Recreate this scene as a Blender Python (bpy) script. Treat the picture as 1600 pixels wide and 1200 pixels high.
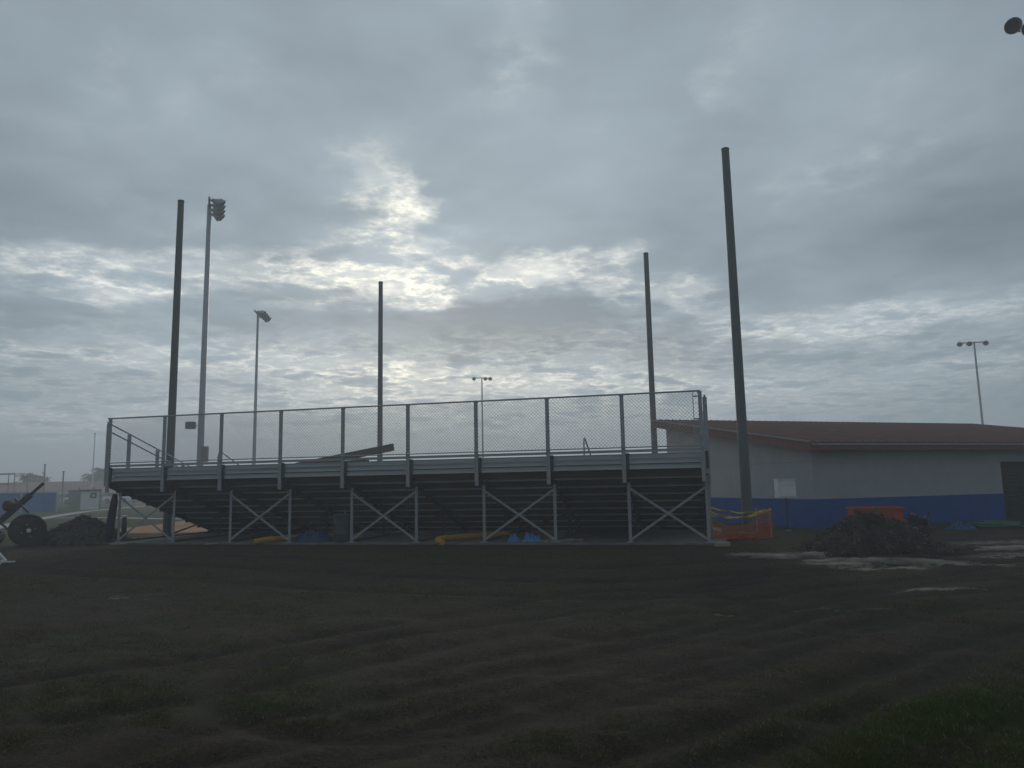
import bpy, bmesh, math, random
import numpy as np
from mathutils import Vector, Matrix
R = math.radians
random.seed(7)
scene = bpy.context.scene
for o in list(bpy.data.objects): bpy.data.objects.remove(o)

# ------------------------------------------------------------------ camera
cam_d = bpy.data.cameras.new('camera'); cam = bpy.data.objects.new('camera', cam_d)
scene.collection.objects.link(cam); scene.camera = cam
cam_d.sensor_width = 36; cam_d.lens = 36*1157/1600; cam_d.clip_start = 0.05; cam_d.clip_end = 8000
cam.matrix_world = (Matrix.Translation((0, 0, 1.63)) @ Matrix.Rotation(R(97.7), 4, 'X') @ Matrix.Rotation(R(-1.1), 4, 'Z'))

# ------------------------------------------------------------------ sky, sun, exposure
SUN_AZ, SUN_EL = R(-5.4), R(17.5)
world = bpy.data.worlds.new('World'); scene.world = world; world.use_nodes = True
wt = world.node_tree; wn, wl = wt.nodes, wt.links
wn.clear()
def wM(op, a, b=None, c=None, clamp=False):
    n = wn.new('ShaderNodeMath'); n.operation = op; n.use_clamp = clamp
    for i, v in enumerate((a, b, c)):
        if v is None: continue
        if isinstance(v, (int, float)): n.inputs[i].default_value = v
        else: wl.new(v, n.inputs[i])
    return n.outputs[0]
def wNoise(vec, scale, detail=6, rough=.55, dist=0.0):
    n = wn.new('ShaderNodeTexNoise'); n.inputs['Scale'].default_value = scale; n.inputs['Detail'].default_value = detail
    n.inputs['Roughness'].default_value = rough; n.inputs['Distortion'].default_value = dist
    wl.new(vec, n.inputs['Vector']); return n
def wRange(v, a, b, c=0.0, d=1.0, smooth=True):
    n = wn.new('ShaderNodeMapRange'); n.interpolation_type = 'SMOOTHSTEP' if smooth else 'LINEAR'
    wl.new(v, n.inputs['Value'])
    for k, x in zip(('From Min', 'From Max', 'To Min', 'To Max'), (a, b, c, d)): n.inputs[k].default_value = x
    return n.outputs['Result']
def wMix(f, a, b):
    n = wn.new('ShaderNodeMix'); n.data_type = 'RGBA'
    if isinstance(f, (int, float)): n.inputs[0].default_value = f
    else: wl.new(f, n.inputs[0])
    for i, v in ((6, a), (7, b)):
        if isinstance(v, tuple): n.inputs[i].default_value = (*v, 1)
        else: wl.new(v, n.inputs[i])
    return n.outputs[2]
tc = wn.new('ShaderNodeTexCoord'); sep = wn.new('ShaderNodeSeparateXYZ'); wl.new(tc.outputs['Generated'], sep.inputs[0])
sx, sy, sz = sep.outputs
zc = wM('MAXIMUM', sz, 0.0)
den = wM('ADD', zc, 0.09)
comb = wn.new('ShaderNodeCombineXYZ')
wl.new(wM('DIVIDE', sx, den), comb.inputs[0]); wl.new(wM('DIVIDE', sy, den), comb.inputs[1])
uv = comb.outputs[0]
az = wM('ARCTAN2', sx, sy); el = wM('ARCSINE', sz)
warp = wNoise(uv, 2.2, 5, .6)
wsep = wn.new('ShaderNodeSeparateColor'); wl.new(warp.outputs['Color'], wsep.inputs[0])
warp2 = wNoise(uv, 7.0, 3, .6)
wsep2 = wn.new('ShaderNodeSeparateColor'); wl.new(warp2.outputs['Color'], wsep2.inputs[0])
elk = wM('MULTIPLY_ADD', zc, .34, .012)
az2 = wM('ADD', az, wM('ADD', wM('MULTIPLY', wM('SUBTRACT', wsep.outputs[0], .5), .34), wM('MULTIPLY', wM('SUBTRACT', wsep2.outputs[0], .5), .12)))
el2 = wM('ADD', el, wM('MULTIPLY', wM('ADD', wM('SUBTRACT', wsep.outputs[1], .5), wM('MULTIPLY', wM('SUBTRACT', wsep2.outputs[1], .5), .4)), elk))
# breaks in the cloud deck (positive) and thick banks (negative): azimuth, elevation, half sizes, strength
BANKS = [(-0.174, 0.35, 0.048, 0.036, 0.75), (-0.283, 0.283, 0.101, 0.018, 0.55), (-0.522, 0.246, 0.095, 0.016, 0.85), (-0.47, 0.231, 0.036, 0.011, 0.5), (-0.156, 0.255, 0.079, 0.017, 0.6), (0.047, 0.278, 0.095, 0.016, 1.05), (-0.086, 0.247, 0.053, 0.013, 0.5), (0.186, 0.239, 0.055, 0.018, 0.85), (0.268, 0.208, 0.056, 0.013, 0.5), (0.416, 0.187, 0.115, 0.012, 0.8), (0.553, 0.175, 0.055, 0.007, 0.4), (-0.557, 0.165, 0.087, 0.009, 0.55), (-0.337, 0.17, 0.08, 0.01, 0.4), (-0.121, 0.149, 0.104, 0.012, 0.45), (0.087, 0.141, 0.119, 0.012, 0.45), (0.256, 0.125, 0.125, 0.012, 0.35), (0.562, 0.126, 0.054, 0.009, 0.5), (-0.565, 0.08, 0.058, 0.006, 0.4), (-0.206, 0.123, 0.068, 0.012, 0.35), (-0.396, 0.1, 0.092, 0.006, 0.25), (0.373, 0.102, 0.108, 0.006, 0.2), (-0.311, 0.396, 0.018, 0.015, 0.22), (0.013, 0.538, 0.032, 0.029, 0.28), (-0.497, 0.488, 0.018, 0.017, 0.16), (0.311, 0.494, 0.025, 0.018, 0.18), (0.51, 0.442, 0.048, 0.027, 0.14), (0.35, 0.559, 0.048, 0.027, 0.12), (-0.572, 0.417, 0.026, 0.033, 0.14), (-0.183, 0.429, 0.022, 0.016, 0.14), (0.45, 0.345, 0.084, 0.044, 0.1), (0.046, 0.208, 0.16, 0.034, -0.95), (-0.565, 0.197, 0.1, 0.016, -0.35), (-0.392, 0.212, 0.062, 0.02, -0.2), (0.376, 0.15, 0.128, 0.018, -0.3), (-0.257, 0.202, 0.101, 0.021, -0.15), (-0.397, 0.36, 0.129, 0.041, -0.2), (-0.013, 0.364, 0.108, 0.049, -0.22), (0.385, 0.278, 0.176, 0.047, -0.15), (-0.573, 0.529, 0.106, 0.037, -0.1), (0.174, 0.163, 0.1, 0.012, -0.15), (-0.536, 0.122, 0.102, 0.016, -0.2)]
# the layout is tabulated: one ramp over azimuth per elevation row
ROWS = [.0, .06, .085, .105, .125, .143, .16, .178, .197, .216, .238, .262, .287, .32, .36, .42, .49, .56, .66]
def wRamp(v, stops):
    n = wn.new('ShaderNodeValToRGB'); cr_ = n.color_ramp; cr_.interpolation = 'LINEAR'
    while len(cr_.elements) < len(stops): cr_.elements.new(.5)
    for e_, (p_, q_) in zip(cr_.elements, stops): e_.position = p_; e_.color = (q_, q_, q_, 1)
    wl.new(v, n.inputs[0]); return n.outputs[0]
def bank(a, e):
    return sum(m_*math.exp(-.8*(((a-a0)/(sa*1.15))**2 + ((e-e0)/(se*(1.45 if m_ > 0 else 1.3)))**2)) for a0, e0, sa, se, m_ in BANKS)
azn = wM('MULTIPLY_ADD', az2, 1/1.5, .5, clamp=True)
rowt = wM('MULTIPLY', wRamp(wM('DIVIDE', el2, .66, clamp=True), [(r_/.66, k/(len(ROWS)-1)) for k, r_ in enumerate(ROWS)]), len(ROWS)-1.0)
tot = None
for k, r_ in enumerate(ROWS):
    ramp = wRamp(azn, [((a+.75)/1.5, max(0, min(1, bank(a, r_)*.5+.5)) if abs(a) < .74 else .5) for a in np.linspace(-.75, .75, 31)])
    w_ = wM('SUBTRACT', 1.0, wM('ABSOLUTE', wM('SUBTRACT', rowt, float(k))), clamp=True)
    tot = wM('MULTIPLY_ADD', ramp, w_, 0.0 if tot is None else tot)
tot = wM('MULTIPLY_ADD', tot, 2.0, -1.0)
fb = wNoise(uv, 3.0, 7, .62).outputs['Fac']           # ragged cloud structure
fl = wNoise(uv, .75, 4, .5).outputs['Fac']            # broad light and dark
fm = wNoise(uv, 1.7, 5, .55, .3).outputs['Fac']
ff = wNoise(uv, 11.0, 4, .65).outputs['Fac']
dotn = wn.new('ShaderNodeVectorMath'); dotn.operation = 'DOT_PRODUCT'; wl.new(tc.outputs['Generated'], dotn.inputs[0])
dotn.inputs[1].default_value = (math.sin(SUN_AZ)*math.cos(SUN_EL), math.cos(SUN_AZ)*math.cos(SUN_EL), math.sin(SUN_EL))
ang = wM('ARCCOSINE', wM('MINIMUM', dotn.outputs['Value'], .99999))
glow = wM('EXPONENT', wM('MULTIPLY', wM('POWER', wM('DIVIDE', ang, R(26)), 2.0), -1.0))
glow2 = wM('EXPONENT', wM('MULTIPLY', ang, -1/R(14)))
low = wM('MULTIPLY', wRange(el, .24, .15), wRange(el, .025, .085))     # thinner, streaky deck above the horizon
ridge = wM('SUBTRACT', 1.0, wM('MULTIPLY', wM('ABSOLUTE', wM('SUBTRACT', fb, .5)), 9.0), clamp=True)   # lacy bright seams between the lumps
ridge = wM('MULTIPLY', wM('POWER', ridge, 1.6), wRange(ff, .33, .62, .35, 1.15))
lace = wM('ADD', wM('MULTIPLY', ridge, .95), wRange(fb, .50, .70, .0, .7))
pos = wM('ADD', wM('MAXIMUM', tot, 0.0), wM('MULTIPLY', low, .25))
pos = wM('ADD', pos, wM('MULTIPLY', wRange(fm, .56, .74), .14))
b = wM('MULTIPLY', pos, wM('MULTIPLY_ADD', lace, 1.15, .06), clamp=True)
b = wM('POWER', b, 1.12)
tone = wM('ADD', wM('ADD', wM('MULTIPLY', wM('SUBTRACT', fl, .5), 1.5), wM('ADD', wM('MULTIPLY', wM('SUBTRACT', fm, .5), .9), wM('MULTIPLY', wM('SUBTRACT', fb, .5), .35))), wM('MULTIPLY_ADD', tot, .65, .46), clamp=True)
grey = wMix(tone, (.148, .184, .212), (.290, .352, .400))
hz = wRange(el, .20, .04)
grey = wMix(wM('MULTIPLY', hz, .75), grey, (.185, .243, .290))
warmc = wMix(glow, (.60, .64, .66), (.96, .91, .76))
amp = wM('MULTIPLY_ADD', glow, .70, .58)
cloud = wMix(wM('MULTIPLY', b, amp, clamp=True), grey, warmc)
broad = wM('EXPONENT', wM('MULTIPLY', wM('POWER', wM('DIVIDE', ang, R(52)), 2.0), -1.0))
veil = wM('ADD', wM('MULTIPLY_ADD', broad, .46, .64), wM('MULTIPLY', glow2, .10))      # thick deck: brightest towards the hidden sun
vm = wn.new('ShaderNodeVectorMath'); vm.operation = 'SCALE'; wl.new(cloud, vm.inputs[0]); wl.new(wM('MULTIPLY', veil, 10.0), vm.inputs['Scale'])
nish = wn.new('ShaderNodeTexSky'); nish.sky_type = 'NISHITA'; nish.sun_disc = False
nish.sun_elevation = SUN_EL; nish.sun_rotation = SUN_AZ
skymix = wMix(.02, vm.outputs[0], nish.outputs[0])
world.cycles.sampling_method = 'MANUAL'; world.cycles.sample_map_resolution = 256
bg = wn.new('ShaderNodeBackground'); bg.inputs['Strength'].default_value = 0.10
wl.new(skymix, bg.inputs['Color'])
wo = wn.new('ShaderNodeOutputWorld'); wl.new(bg.outputs[0], wo.inputs['Surface'])

sun_d = bpy.data.lights.new('sun', 'SUN'); sun_d.energy = 0.6; sun_d.angle = R(14); sun_d.color = (1, .94, .84)
sun = bpy.data.objects.new('sun', sun_d); scene.collection.objects.link(sun)
sd = Vector((math.sin(SUN_AZ)*math.cos(SUN_EL), math.cos(SUN_AZ)*math.cos(SUN_EL), math.sin(SUN_EL)))
sun.rotation_euler = sd.to_track_quat('Z', 'Y').to_euler()
vs = scene.view_settings
vs.view_transform = 'Standard'; vs.look = 'None'; vs.exposure = 0.46; vs.gamma = 1.0; vs.use_curve_mapping = False
scene.cycles.use_denoising = True
scene.cycles.max_bounces = 5; scene.cycles.diffuse_bounces = 3; scene.cycles.glossy_bounces = 2; scene.cycles.volume_bounces = 1; scene.cycles.transparent_max_bounces = 8

# ------------------------------------------------------------------ helpers
COL = scene.collection
class MB:
    """collects shapes, builds ONE mesh object"""
    def __init__(s): s.v = []; s.f = []
    def add(s, vs, fs, mat=None):
        n = len(s.v)
        s.v += [tuple(mat @ Vector(p)) if mat else tuple(p) for p in vs]
        s.f += [tuple(i+n for i in f) for f in fs]
    def box(s, x0, x1, y0, y1, z0, z1, mat=None):
        vs = [(x, y, z) for z in (z0, z1) for y in (y0, y1) for x in (x0, x1)]
        s.add(vs, [(0,2,3,1),(4,5,7,6),(0,1,5,4),(2,6,7,3),(0,4,6,2),(1,3,7,5)], mat)
    def bar(s, a, b, w, h, up=(0,0,1)):
        a, b = Vector(a), Vector(b); d = (b-a); L = d.length; d.normalize()
        u = Vector(up); sd_ = d.cross(u)
        if sd_.length < 1e-4: sd_ = d.cross(Vector((0,1,0)))
        sd_.normalize(); u2 = sd_.cross(d)
        m = Matrix(((d.x, sd_.x, u2.x, a.x), (d.y, sd_.y, u2.y, a.y), (d.z, sd_.z, u2.z, a.z), (0,0,0,1)))
        s.box(0, L, -w/2, w/2, -h/2, h/2, m)
    def tube(s, pts, r, n=8, caps=True):
        pts = [Vector(p) for p in pts]; k = len(pts)
        rs = r if isinstance(r, (list, tuple)) else [r]*k
        base = len(s.v); prev = None
        for i, p in enumerate(pts):
            t = (pts[min(i+1, k-1)] - pts[max(i-1, 0)]).normalized()
            if prev is None:
                u = t.orthogonal().normalized()
            else:
                u = prev - t*prev.dot(t); u = u.normalized() if u.length > 1e-6 else t.orthogonal().normalized()
            prev = u; w = t.cross(u)
            for j in range(n):
                a = 2*math.pi*j/n; q = p + (u*math.cos(a) + w*math.sin(a))*rs[i]; s.v.append(tuple(q))
        for i in range(k-1):
            for j in range(n):
                j2 = (j+1) % n
                s.f.append((base+i*n+j, base+i*n+j2, base+(i+1)*n+j2, base+(i+1)*n+j))
        if caps:
            s.f.append(tuple(base+j for j in range(n-1, -1, -1))); s.f.append(tuple(base+(k-1)*n+j for j in range(n)))
    def lathe(s, prof, n=20, mat=None):
        vs, fs = [], []
        for r, z in prof:
            for j in range(n):
                a = 2*math.pi*j/n; vs.append((r*math.cos(a), r*math.sin(a), z))
        for i in range(len(prof)-1):
            for j in range(n):
                j2 = (j+1) % n; fs.append((i*n+j, i*n+j2, (i+1)*n+j2, (i+1)*n+j))
        fs.append(tuple(range(n-1, -1, -1))); fs.append(tuple((len(prof)-1)*n+j for j in range(n)))
        s.add(vs, fs, mat)
    def prism(s, poly, y0, y1, mat=None):
        """poly in xz, extruded along y"""
        n = len(poly)
        vs = [(x, y0, z) for x, z in poly] + [(x, y1, z) for x, z in poly]
        fs = [tuple(range(n)), tuple(range(2*n-1, n-1, -1))] + [(i, i+n, (i+1) % n+n, (i+1) % n) for i in range(n)]
        s.add(vs, fs, mat)
    def build(s, name, mat, parent=None, smooth=False, bevel=0):
        me = bpy.data.meshes.new(name); me.from_pydata(s.v, [], s.f); me.update()
        bm = bmesh.new(); bm.from_mesh(me); bmesh.ops.recalc_face_normals(bm, faces=bm.faces); bm.to_mesh(me); bm.free()
        return link(name, me, mat, parent, smooth, bevel)
def link(name, me, mat, parent=None, smooth=False, bevel=0):
    if mat and not me.materials: me.materials.append(mat)
    if smooth: me.shade_smooth()
    o = bpy.data.objects.new(name, me); COL.objects.link(o)
    if parent: o.parent = parent
    if bevel:
        b_ = o.modifiers.new('bevel', 'BEVEL'); b_.width = bevel; b_.segments = 2; b_.limit_method = 'ANGLE'
    return o
def tag(o, label=None, cat=None, group=None, kind=None):
    if label: o['label'] = label
    if cat: o['category'] = cat
    if group: o['group'] = group
    if kind: o['kind'] = kind
    return o
def thing(name, label, cat, loc=(0,0,0), rz=0, group=None):
    o = bpy.data.objects.new(name, None); COL.objects.link(o); o.empty_display_size = .2
    o.location = loc; o.rotation_euler = (0, 0, rz)
    return tag(o, label, cat, group)

# ---- materials
MATS = {}
def mat(name, col, col2=None, rough=.7, metal=0, scale=8, detail=6, bump=0, bscale=40, stretch=None, spec=.4, alpha=None):
    if name in MATS: return MATS[name]
    m = bpy.data.materials.new(name); m.use_nodes = True
    nt = m.node_tree; p = nt.nodes['Principled BSDF']
    p.inputs['Roughness'].default_value = rough; p.inputs['Metallic'].default_value = metal
    p.inputs['Specular IOR Level'].default_value = spec
    if col2 is None: col2 = tuple(c*.72 for c in col)
    t = nt.nodes.new('ShaderNodeTexCoord'); src = t.outputs['Object']
    if stretch:
        mp = nt.nodes.new('ShaderNodeMapping'); mp.inputs['Scale'].default_value = stretch
        nt.links.new(src, mp.inputs['Vector']); src = mp.outputs['Vector']
    n = nt.nodes.new('ShaderNodeTexNoise'); n.inputs['Scale'].default_value = scale; n.inputs['Detail'].default_value = detail
    n.inputs['Roughness'].default_value = .6; nt.links.new(src, n.inputs['Vector'])
    r = nt.nodes.new('ShaderNodeValToRGB'); r.color_ramp.elements[0].position = .32; r.color_ramp.elements[1].position = .68
    r.color_ramp.elements[0].color = (*col2, 1); r.color_ramp.elements[1].color = (*col, 1)
    nt.links.new(n.outputs['Fac'], r.inputs['Fac']); nt.links.new(r.outputs['Color'], p.inputs['Base Color'])
    if bump:
        n2 = nt.nodes.new('ShaderNodeTexNoise'); n2.inputs['Scale'].default_value = bscale; n2.inputs['Detail'].default_value = 4
        nt.links.new(src, n2.inputs['Vector'])
        bp = nt.nodes.new('ShaderNodeBump'); bp.inputs['Strength'].default_value = bump; bp.inputs['Distance'].default_value = .02
        nt.links.new(n2.outputs['Fac'], bp.inputs['Height']); nt.links.new(bp.outputs['Normal'], p.inputs['Normal'])
    MATS[name] = m; return m
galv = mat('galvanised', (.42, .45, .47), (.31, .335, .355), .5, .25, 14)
boardm = mat('mill_finish_board', (.50, .53, .54), (.38, .41, .42), .5, .2, 3, stretch=(.3, 6, 6))
riserm = mat('shade_toned_riser', (.115, .100, .080), (.070, .064, .055), .85, 0, 4, stretch=(.5, 4, 4))  # brown-grey kept dark: shade between the plank edges is put into the colour
alu = mat('aluminium_plank', (.42, .45, .46), (.27, .29, .30), .48, .5, 5, stretch=(.3, 3, 3))
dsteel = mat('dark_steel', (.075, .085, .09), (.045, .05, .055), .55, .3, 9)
dpole = mat('dark_green_pole', (.115, .14, .145), (.085, .105, .11), .6, .1, 5, stretch=(4, 4, .4))
lampm = mat('lamp_grey', (.36, .39, .41), (.27, .30, .32), .5, .2, 6)
concrete = mat('concrete', (.22, .21, .195), (.12, .115, .11), .9, 0, 3, bump=.4, bscale=60)
wallw = mat('wall_paint', (.42, .435, .45), (.37, .385, .40), .85, 0, 1.6, bump=.15, bscale=80)
blue = mat('blue_paint', (.012, .080, .33), (.009, .062, .26), .7, 0, 2.5, bump=.1, bscale=60)
roofm = mat('red_roof', (.20, .085, .065), (.12, .055, .045), .75, 0, 3, stretch=(3, .5, 1))
fascia = mat('red_fascia', (.22, .085, .06), (.15, .06, .045), .7, 0, 4)
greym = mat('trim_grey', (.34, .34, .34), (.24, .24, .24), .6, .2, 6)
soil = mat('dark_soil', (.052, .043, .035), (.022, .018, .015), 1, 0, 6, bump=1, bscale=18)
clodm = mat('soil_clods', (.15, .115, .088), (.030, .024, .020), 1, 0, 2.2)
soil2 = mat('brown_soil', (.075, .062, .050), (.038, .032, .027), 1, 0, 6, bump=1, bscale=18)
clod2 = mat('brown_clods', (.14, .118, .085), (.040, .035, .029), 1, 0, 2.2)
orange = mat('orange_plastic', (.62, .115, .025), (.48, .085, .02), .6, 0, 9)
orangep = mat('orange_paint', (.48, .085, .022), (.36, .06, .018), .55, 0, 4)
yellow = mat('yellow_plastic', (.62, .33, .03), (.45, .23, .02), .5, 0, 12)
tape = mat('yellow_tape', (.70, .50, .08), (.50, .34, .05), .5, 0, 12)
bluet = mat('blue_tarp', (.025, .075, .20), (.012, .04, .11), .55, 0, 7, bump=.5, bscale=30)
lblue = mat('light_blue_tarp', (.08, .30, .62), (.05, .20, .45), .5, 0, 9)
navy = mat('navy_tarp', (.022, .028, .050), (.012, .015, .028), .6, 0, 9)
drumm = mat('blue_grey_plastic', (.085, .10, .13), (.06, .07, .095), .55, 0, 5)
wood = mat('weathered_wood', (.22, .17, .12), (.12, .09, .065), .85, 0, 9, stretch=(1, 9, 9))
rwood = mat('reddish_board', (.22, .15, .135), (.15, .10, .09), .8, 0, 8, stretch=(.6, 6, 6))
dwood = mat('dark_reel_wood', (.075, .062, .060), (.040, .034, .036), .9, 0, 6, stretch=(1, 8, 1), bump=.4, bscale=30)
lwood = mat('pale_lumber', (.42, .34, .24), (.30, .24, .17), .8, 0, 8, stretch=(1, 8, 8))
white = mat('white_paint', (.80, .81, .81), (.68, .69, .69), .6, 0, 5)
offw = mat('off_white_box', (.86, .86, .85), (.74, .75, .74), .6, 0, 7)
black = mat('black_rubber', (.018, .018, .02), (.012, .012, .013), .7, 0, 9)
redp = mat('red_machine_paint', (.30, .03, .03), (.20, .02, .02), .45, 0, 6)
metal = mat('bare_metal', (.36, .36, .36), (.22, .22, .22), .4, .7, 9)
greenh = mat('green_hose', (.035, .16, .085), (.02, .10, .055), .5, 0, 9)
dgreen = mat('dark_green_door', (.014, .026, .022), (.009, .017, .015), .7, 0, 3)
shadef = mat('dark_floor', (.06, .06, .055), None, .9)
asph = mat('path_concrete', (.48, .47, .43), (.34, .33, .30), .9, 0, 1.2)
clay = mat('infield_clay', (.42, .19, .085), (.30, .13, .06), .95, 0, .8, bump=.2, bscale=12)
glassm = mat('dark_glass', (.02, .022, .025), None, .12, 0, 3, spec=.6)
leafm = mat('far_leaves', (.060, .085, .040), (.025, .040, .022), .8, 0, .7)
palml = mat('palm_leaves', (.055, .075, .040), (.03, .042, .024), .8, 0, .7)
barkm = mat('bark', (.10, .085, .07), (.06, .05, .042), .9, 0, 4)
brickw = mat('far_wall', (.30, .20, .16), (.22, .15, .125), .9, 0, .5)
sandm = mat('pale_sand', (.30, .265, .215), (.075, .062, .05), .95, 0, 2.2, 9, bump=.7, bscale=22)

# ------------------------------------------------------------------ terrain
def sstep(a, b, x):
    t = np.clip((x-a)/(b-a), 0, 1); return t*t*(3-2*t)
rng = np.random.default_rng(11)
LAT = rng.random((8, 256, 256))
def vnoise(x, y, k=0):
    xi = np.floor(x).astype(int); yi = np.floor(y).astype(int); fx = x-xi; fy = y-yi
    fx = fx*fx*(3-2*fx); fy = fy*fy*(3-2*fy); L = LAT[k % 8]
    g = lambda a, b_: L[a & 255, b_ & 255]
    return (g(xi, yi)*(1-fx)+g(xi+1, yi)*fx)*(1-fy) + (g(xi, yi+1)*(1-fx)+g(xi+1, yi+1)*fx)*fy
def fbm(x, y, o=4, k=0):
    s = 0; a = .5; n = 0
    for i in range(o):
        s = s + a*vnoise(x*2**i+17.3*i, y*2**i+9.1*i, k+i); n += a; a *= .5
    return s/n
TRACKS = [[(-1.32, 4.49), (-0.04, 5.34), (1.55, 6.43), (4.4, 8.87), (7.28, 10.92)], [(-0.94, 6.74), (-0.17, 7.43), (1.35, 8.4), (4.42, 10.67), (8.62, 12.89)], [(0.14, 4.41), (1.83, 5.67), (3.85, 7.21), (5.52, 8.35)], [(-8.25, 16.12), (-3.67, 14.24), (1.0, 12.59), (4.36, 13.12), (9.25, 13.81), (16, 14.6)], [(1.48, 9.19), (4.23, 11.35), (6.67, 12.3), (9.12, 13.62), (15, 16)], [(-3.33, 5.69), (-2.2, 6.51), (-0.71, 7.92), (1.65, 10.15)]]
def catmull(P, n=14):
    P = [np.array(p, float) for p in P]; P = [2*P[0]-P[1]] + P + [2*P[-1]-P[-2]]; out = []
    for i in range(1, len(P)-2):
        for t in np.linspace(0, 1, n, endpoint=False):
            a, b_, c, d = P[i-1:i+3]
            out.append(.5*(2*b_+(c-a)*t+(2*a-5*b_+4*c-d)*t*t+(3*b_-a-3*c+d)*t**3))
    out.append(P[-2]); return np.array(out)
def dist_poly(x, y, C):
    d = np.full(x.shape, 1e9)
    for (x0, y0), (x1, y1) in zip(C[:-1], C[1:]):
        dx, dy = x1-x0, y1-y0; L = dx*dx+dy*dy+1e-9
        t = np.clip(((x-x0)*dx+(y-y0)*dy)/L, 0, 1)
        d = np.minimum(d, np.hypot(x-x0-t*dx, y-y0-t*dy))
    return d
SANDS = [(5.3, 15.4, .8, .35, 1), (5.9, 14.1, .8, .3, 1.), (6.6, 13.5, .9, .35, 1), (8.1, 13.7, 1.3, .28, .7), (11.2, 16.6, 2.2, .7, .6), (6.3, 10.98, .6, .10, .8), (9.2, 14.5, 1.2, .5, .6), (-6.24, 11.66, .3, .08, .55), (-5.6, 11.4, .35, .07, .5), (-.5, 6.95, .35, .04, .35), (2.6, 9.6, .5, .05, .5), (4.2, 9.6, .6, .06, .5), (1.2, 7.1, .3, .04, .4), (13, 18.5, 2.5, .6, .4)]
GREENS = [(3.4, 5.4, 1.3, .9, 1.5), (2.6, 4.3, 1.0, .5, .9), (1.57, 9.9, 1.6, .5, .6), (-.9, 15.9, 4, .8, .7), (-.45, 11.7, 3, .7, .4), (-2.6, 6.1, 1.4, .5, .5), (-3.9, 17.6, 6, .6, .6), (-9, 13.5, 4, 2, .45), (1.8, 6.4, .6, .3, .4), (-9.5, 19, 3, 1.5, .5), (5.2, 17, 1.6, 1, .5)]
def ground_masks(x, y):
    wx = x + (fbm(x*.9, y*.9, 3, 1)-.5)*1.1; wy = y + (fbm(x*.9+50, y*.9, 3, 2)-.5)*1.1
    rut = np.zeros_like(x); 
    near = (y < 30) & (np.abs(x) < 30)
    xs_, ys_ = x[near], y[near]; rr = np.zeros_like(xs_)
    for k, T in enumerate(TRACKS):
        C = catmull(T); w = .17
        d = dist_poly(xs_, ys_, C)
        for off in (.0, 1.55 if k % 2 else 1.25):
            prof = np.exp(-((d-off)/w)**2)
            fade = .35 + .65*fbm(xs_*.6+k*7, ys_*.6, 2, k)
            rr = np.maximum(rr, prof*fade)
    rut[near] = rr
    sand = np.zeros_like(x)
    for cx, cy, a, b_, s in SANDS:
        sand = np.maximum(sand, s*np.exp(-(((wx-cx)/a)**2+((wy-cy)/b_)**2)))
    sand = sand*(.55+.9*fbm(x*4, y*7, 4, 3))
    green = np.zeros_like(x)
    for cx, cy, a, b_, s in GREENS:
        green = np.maximum(green, s*np.exp(-(((wx-cx)/a)**2+((wy-cy)/b_)**2)))
    green = green + .95*(fbm(x*.55, y*.8, 4, 4)-.42)
    far = sstep(19, 26, y)
    green = np.clip(green*(1-rut*.7)*(1-np.clip(sand, 0, 1))*(1-far)+far*.75, 0, 1.6)
    return green, np.clip(sand, 0, 1), rut
def gz(x, y):
    x = np.asarray(x, float); y = np.asarray(y, float)
    return .15*sstep(11, 16.5, y)
def gzfull(x, y, rut):
    z = gz(x, y)
    nr = 1-sstep(16.2, 17.5, y)*sstep(-99, -98, x)
    z = z + ((fbm(x*.7, y*.7, 3, 5)-.5)*.06 + (fbm(x*4, y*4, 3, 6)-.5)*.022 - rut*.07 + (fbm(x*5.5, y*5.5, 2, 2)-.5)*.022)*nr
    return z
def axis(a, b_, st, far):
    core = list(np.arange(a, b_+1e-6, st)); lo, hi = [], []; s = st; p = a
    while p > -far: s *= 1.35; p -= s; lo.append(p)
    s = st; p = b_
    while p < far: s *= 1.35; p += s; hi.append(p)
    return np.array(lo[::-1]+core+hi)
xs = axis(-15, 18, .09, 1200.); ys = axis(2.2, 21, .08, 1200.)
GX, GY = np.meshgrid(xs, ys); gx, gy = GX.ravel(), GY.ravel()
gg, gs, gr_ = ground_masks(gx, gy)
GZ = gzfull(gx, gy, gr_)
me = bpy.data.meshes.new('ground')
nx, ny = len(xs), len(ys)
ii = (np.arange(ny-1)[:, None]*nx + np.arange(nx-1)[None, :]).ravel()
quads = np.stack([ii, ii+1, ii+nx+1, ii+nx], -1)
me.vertices.add(nx*ny); me.vertices.foreach_set('co', np.stack([gx, gy, GZ], -1).ravel())
me.loops.add(quads.size); me.loops.foreach_set('vertex_index', quads.ravel().astype(np.int32))
me.polygons.add(len(quads)); me.polygons.foreach_set('loop_start', np.arange(0, quads.size, 4, dtype=np.int32)); me.polygons.foreach_set('loop_total', np.full(len(quads), 4, np.int32))
me.update(calc_edges=True); me.validate()
ca = me.color_attributes.new('masks', 'FLOAT_COLOR', 'POINT')
ca.data.foreach_set('color', np.stack([gg, gs, gr_, np.ones_like(gg)], -1).ravel().astype(np.float32))
me.shade_smooth()
gm = bpy.data.materials.new('ground_soil'); gm.use_nodes = True
nt = gm.node_tree; N, Lk = nt.nodes, nt.links; P = N['Principled BSDF']; P.inputs['Roughness'].default_value = .95; P.inputs['Specular IOR Level'].default_value = .15
at_ = N.new('ShaderNodeAttribute'); at_.attribute_name = 'masks'; spg = N.new('ShaderNodeSeparateColor'); Lk.new(at_.outputs['Color'], spg.inputs[0])
tco = N.new('ShaderNodeTexCoord')
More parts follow.
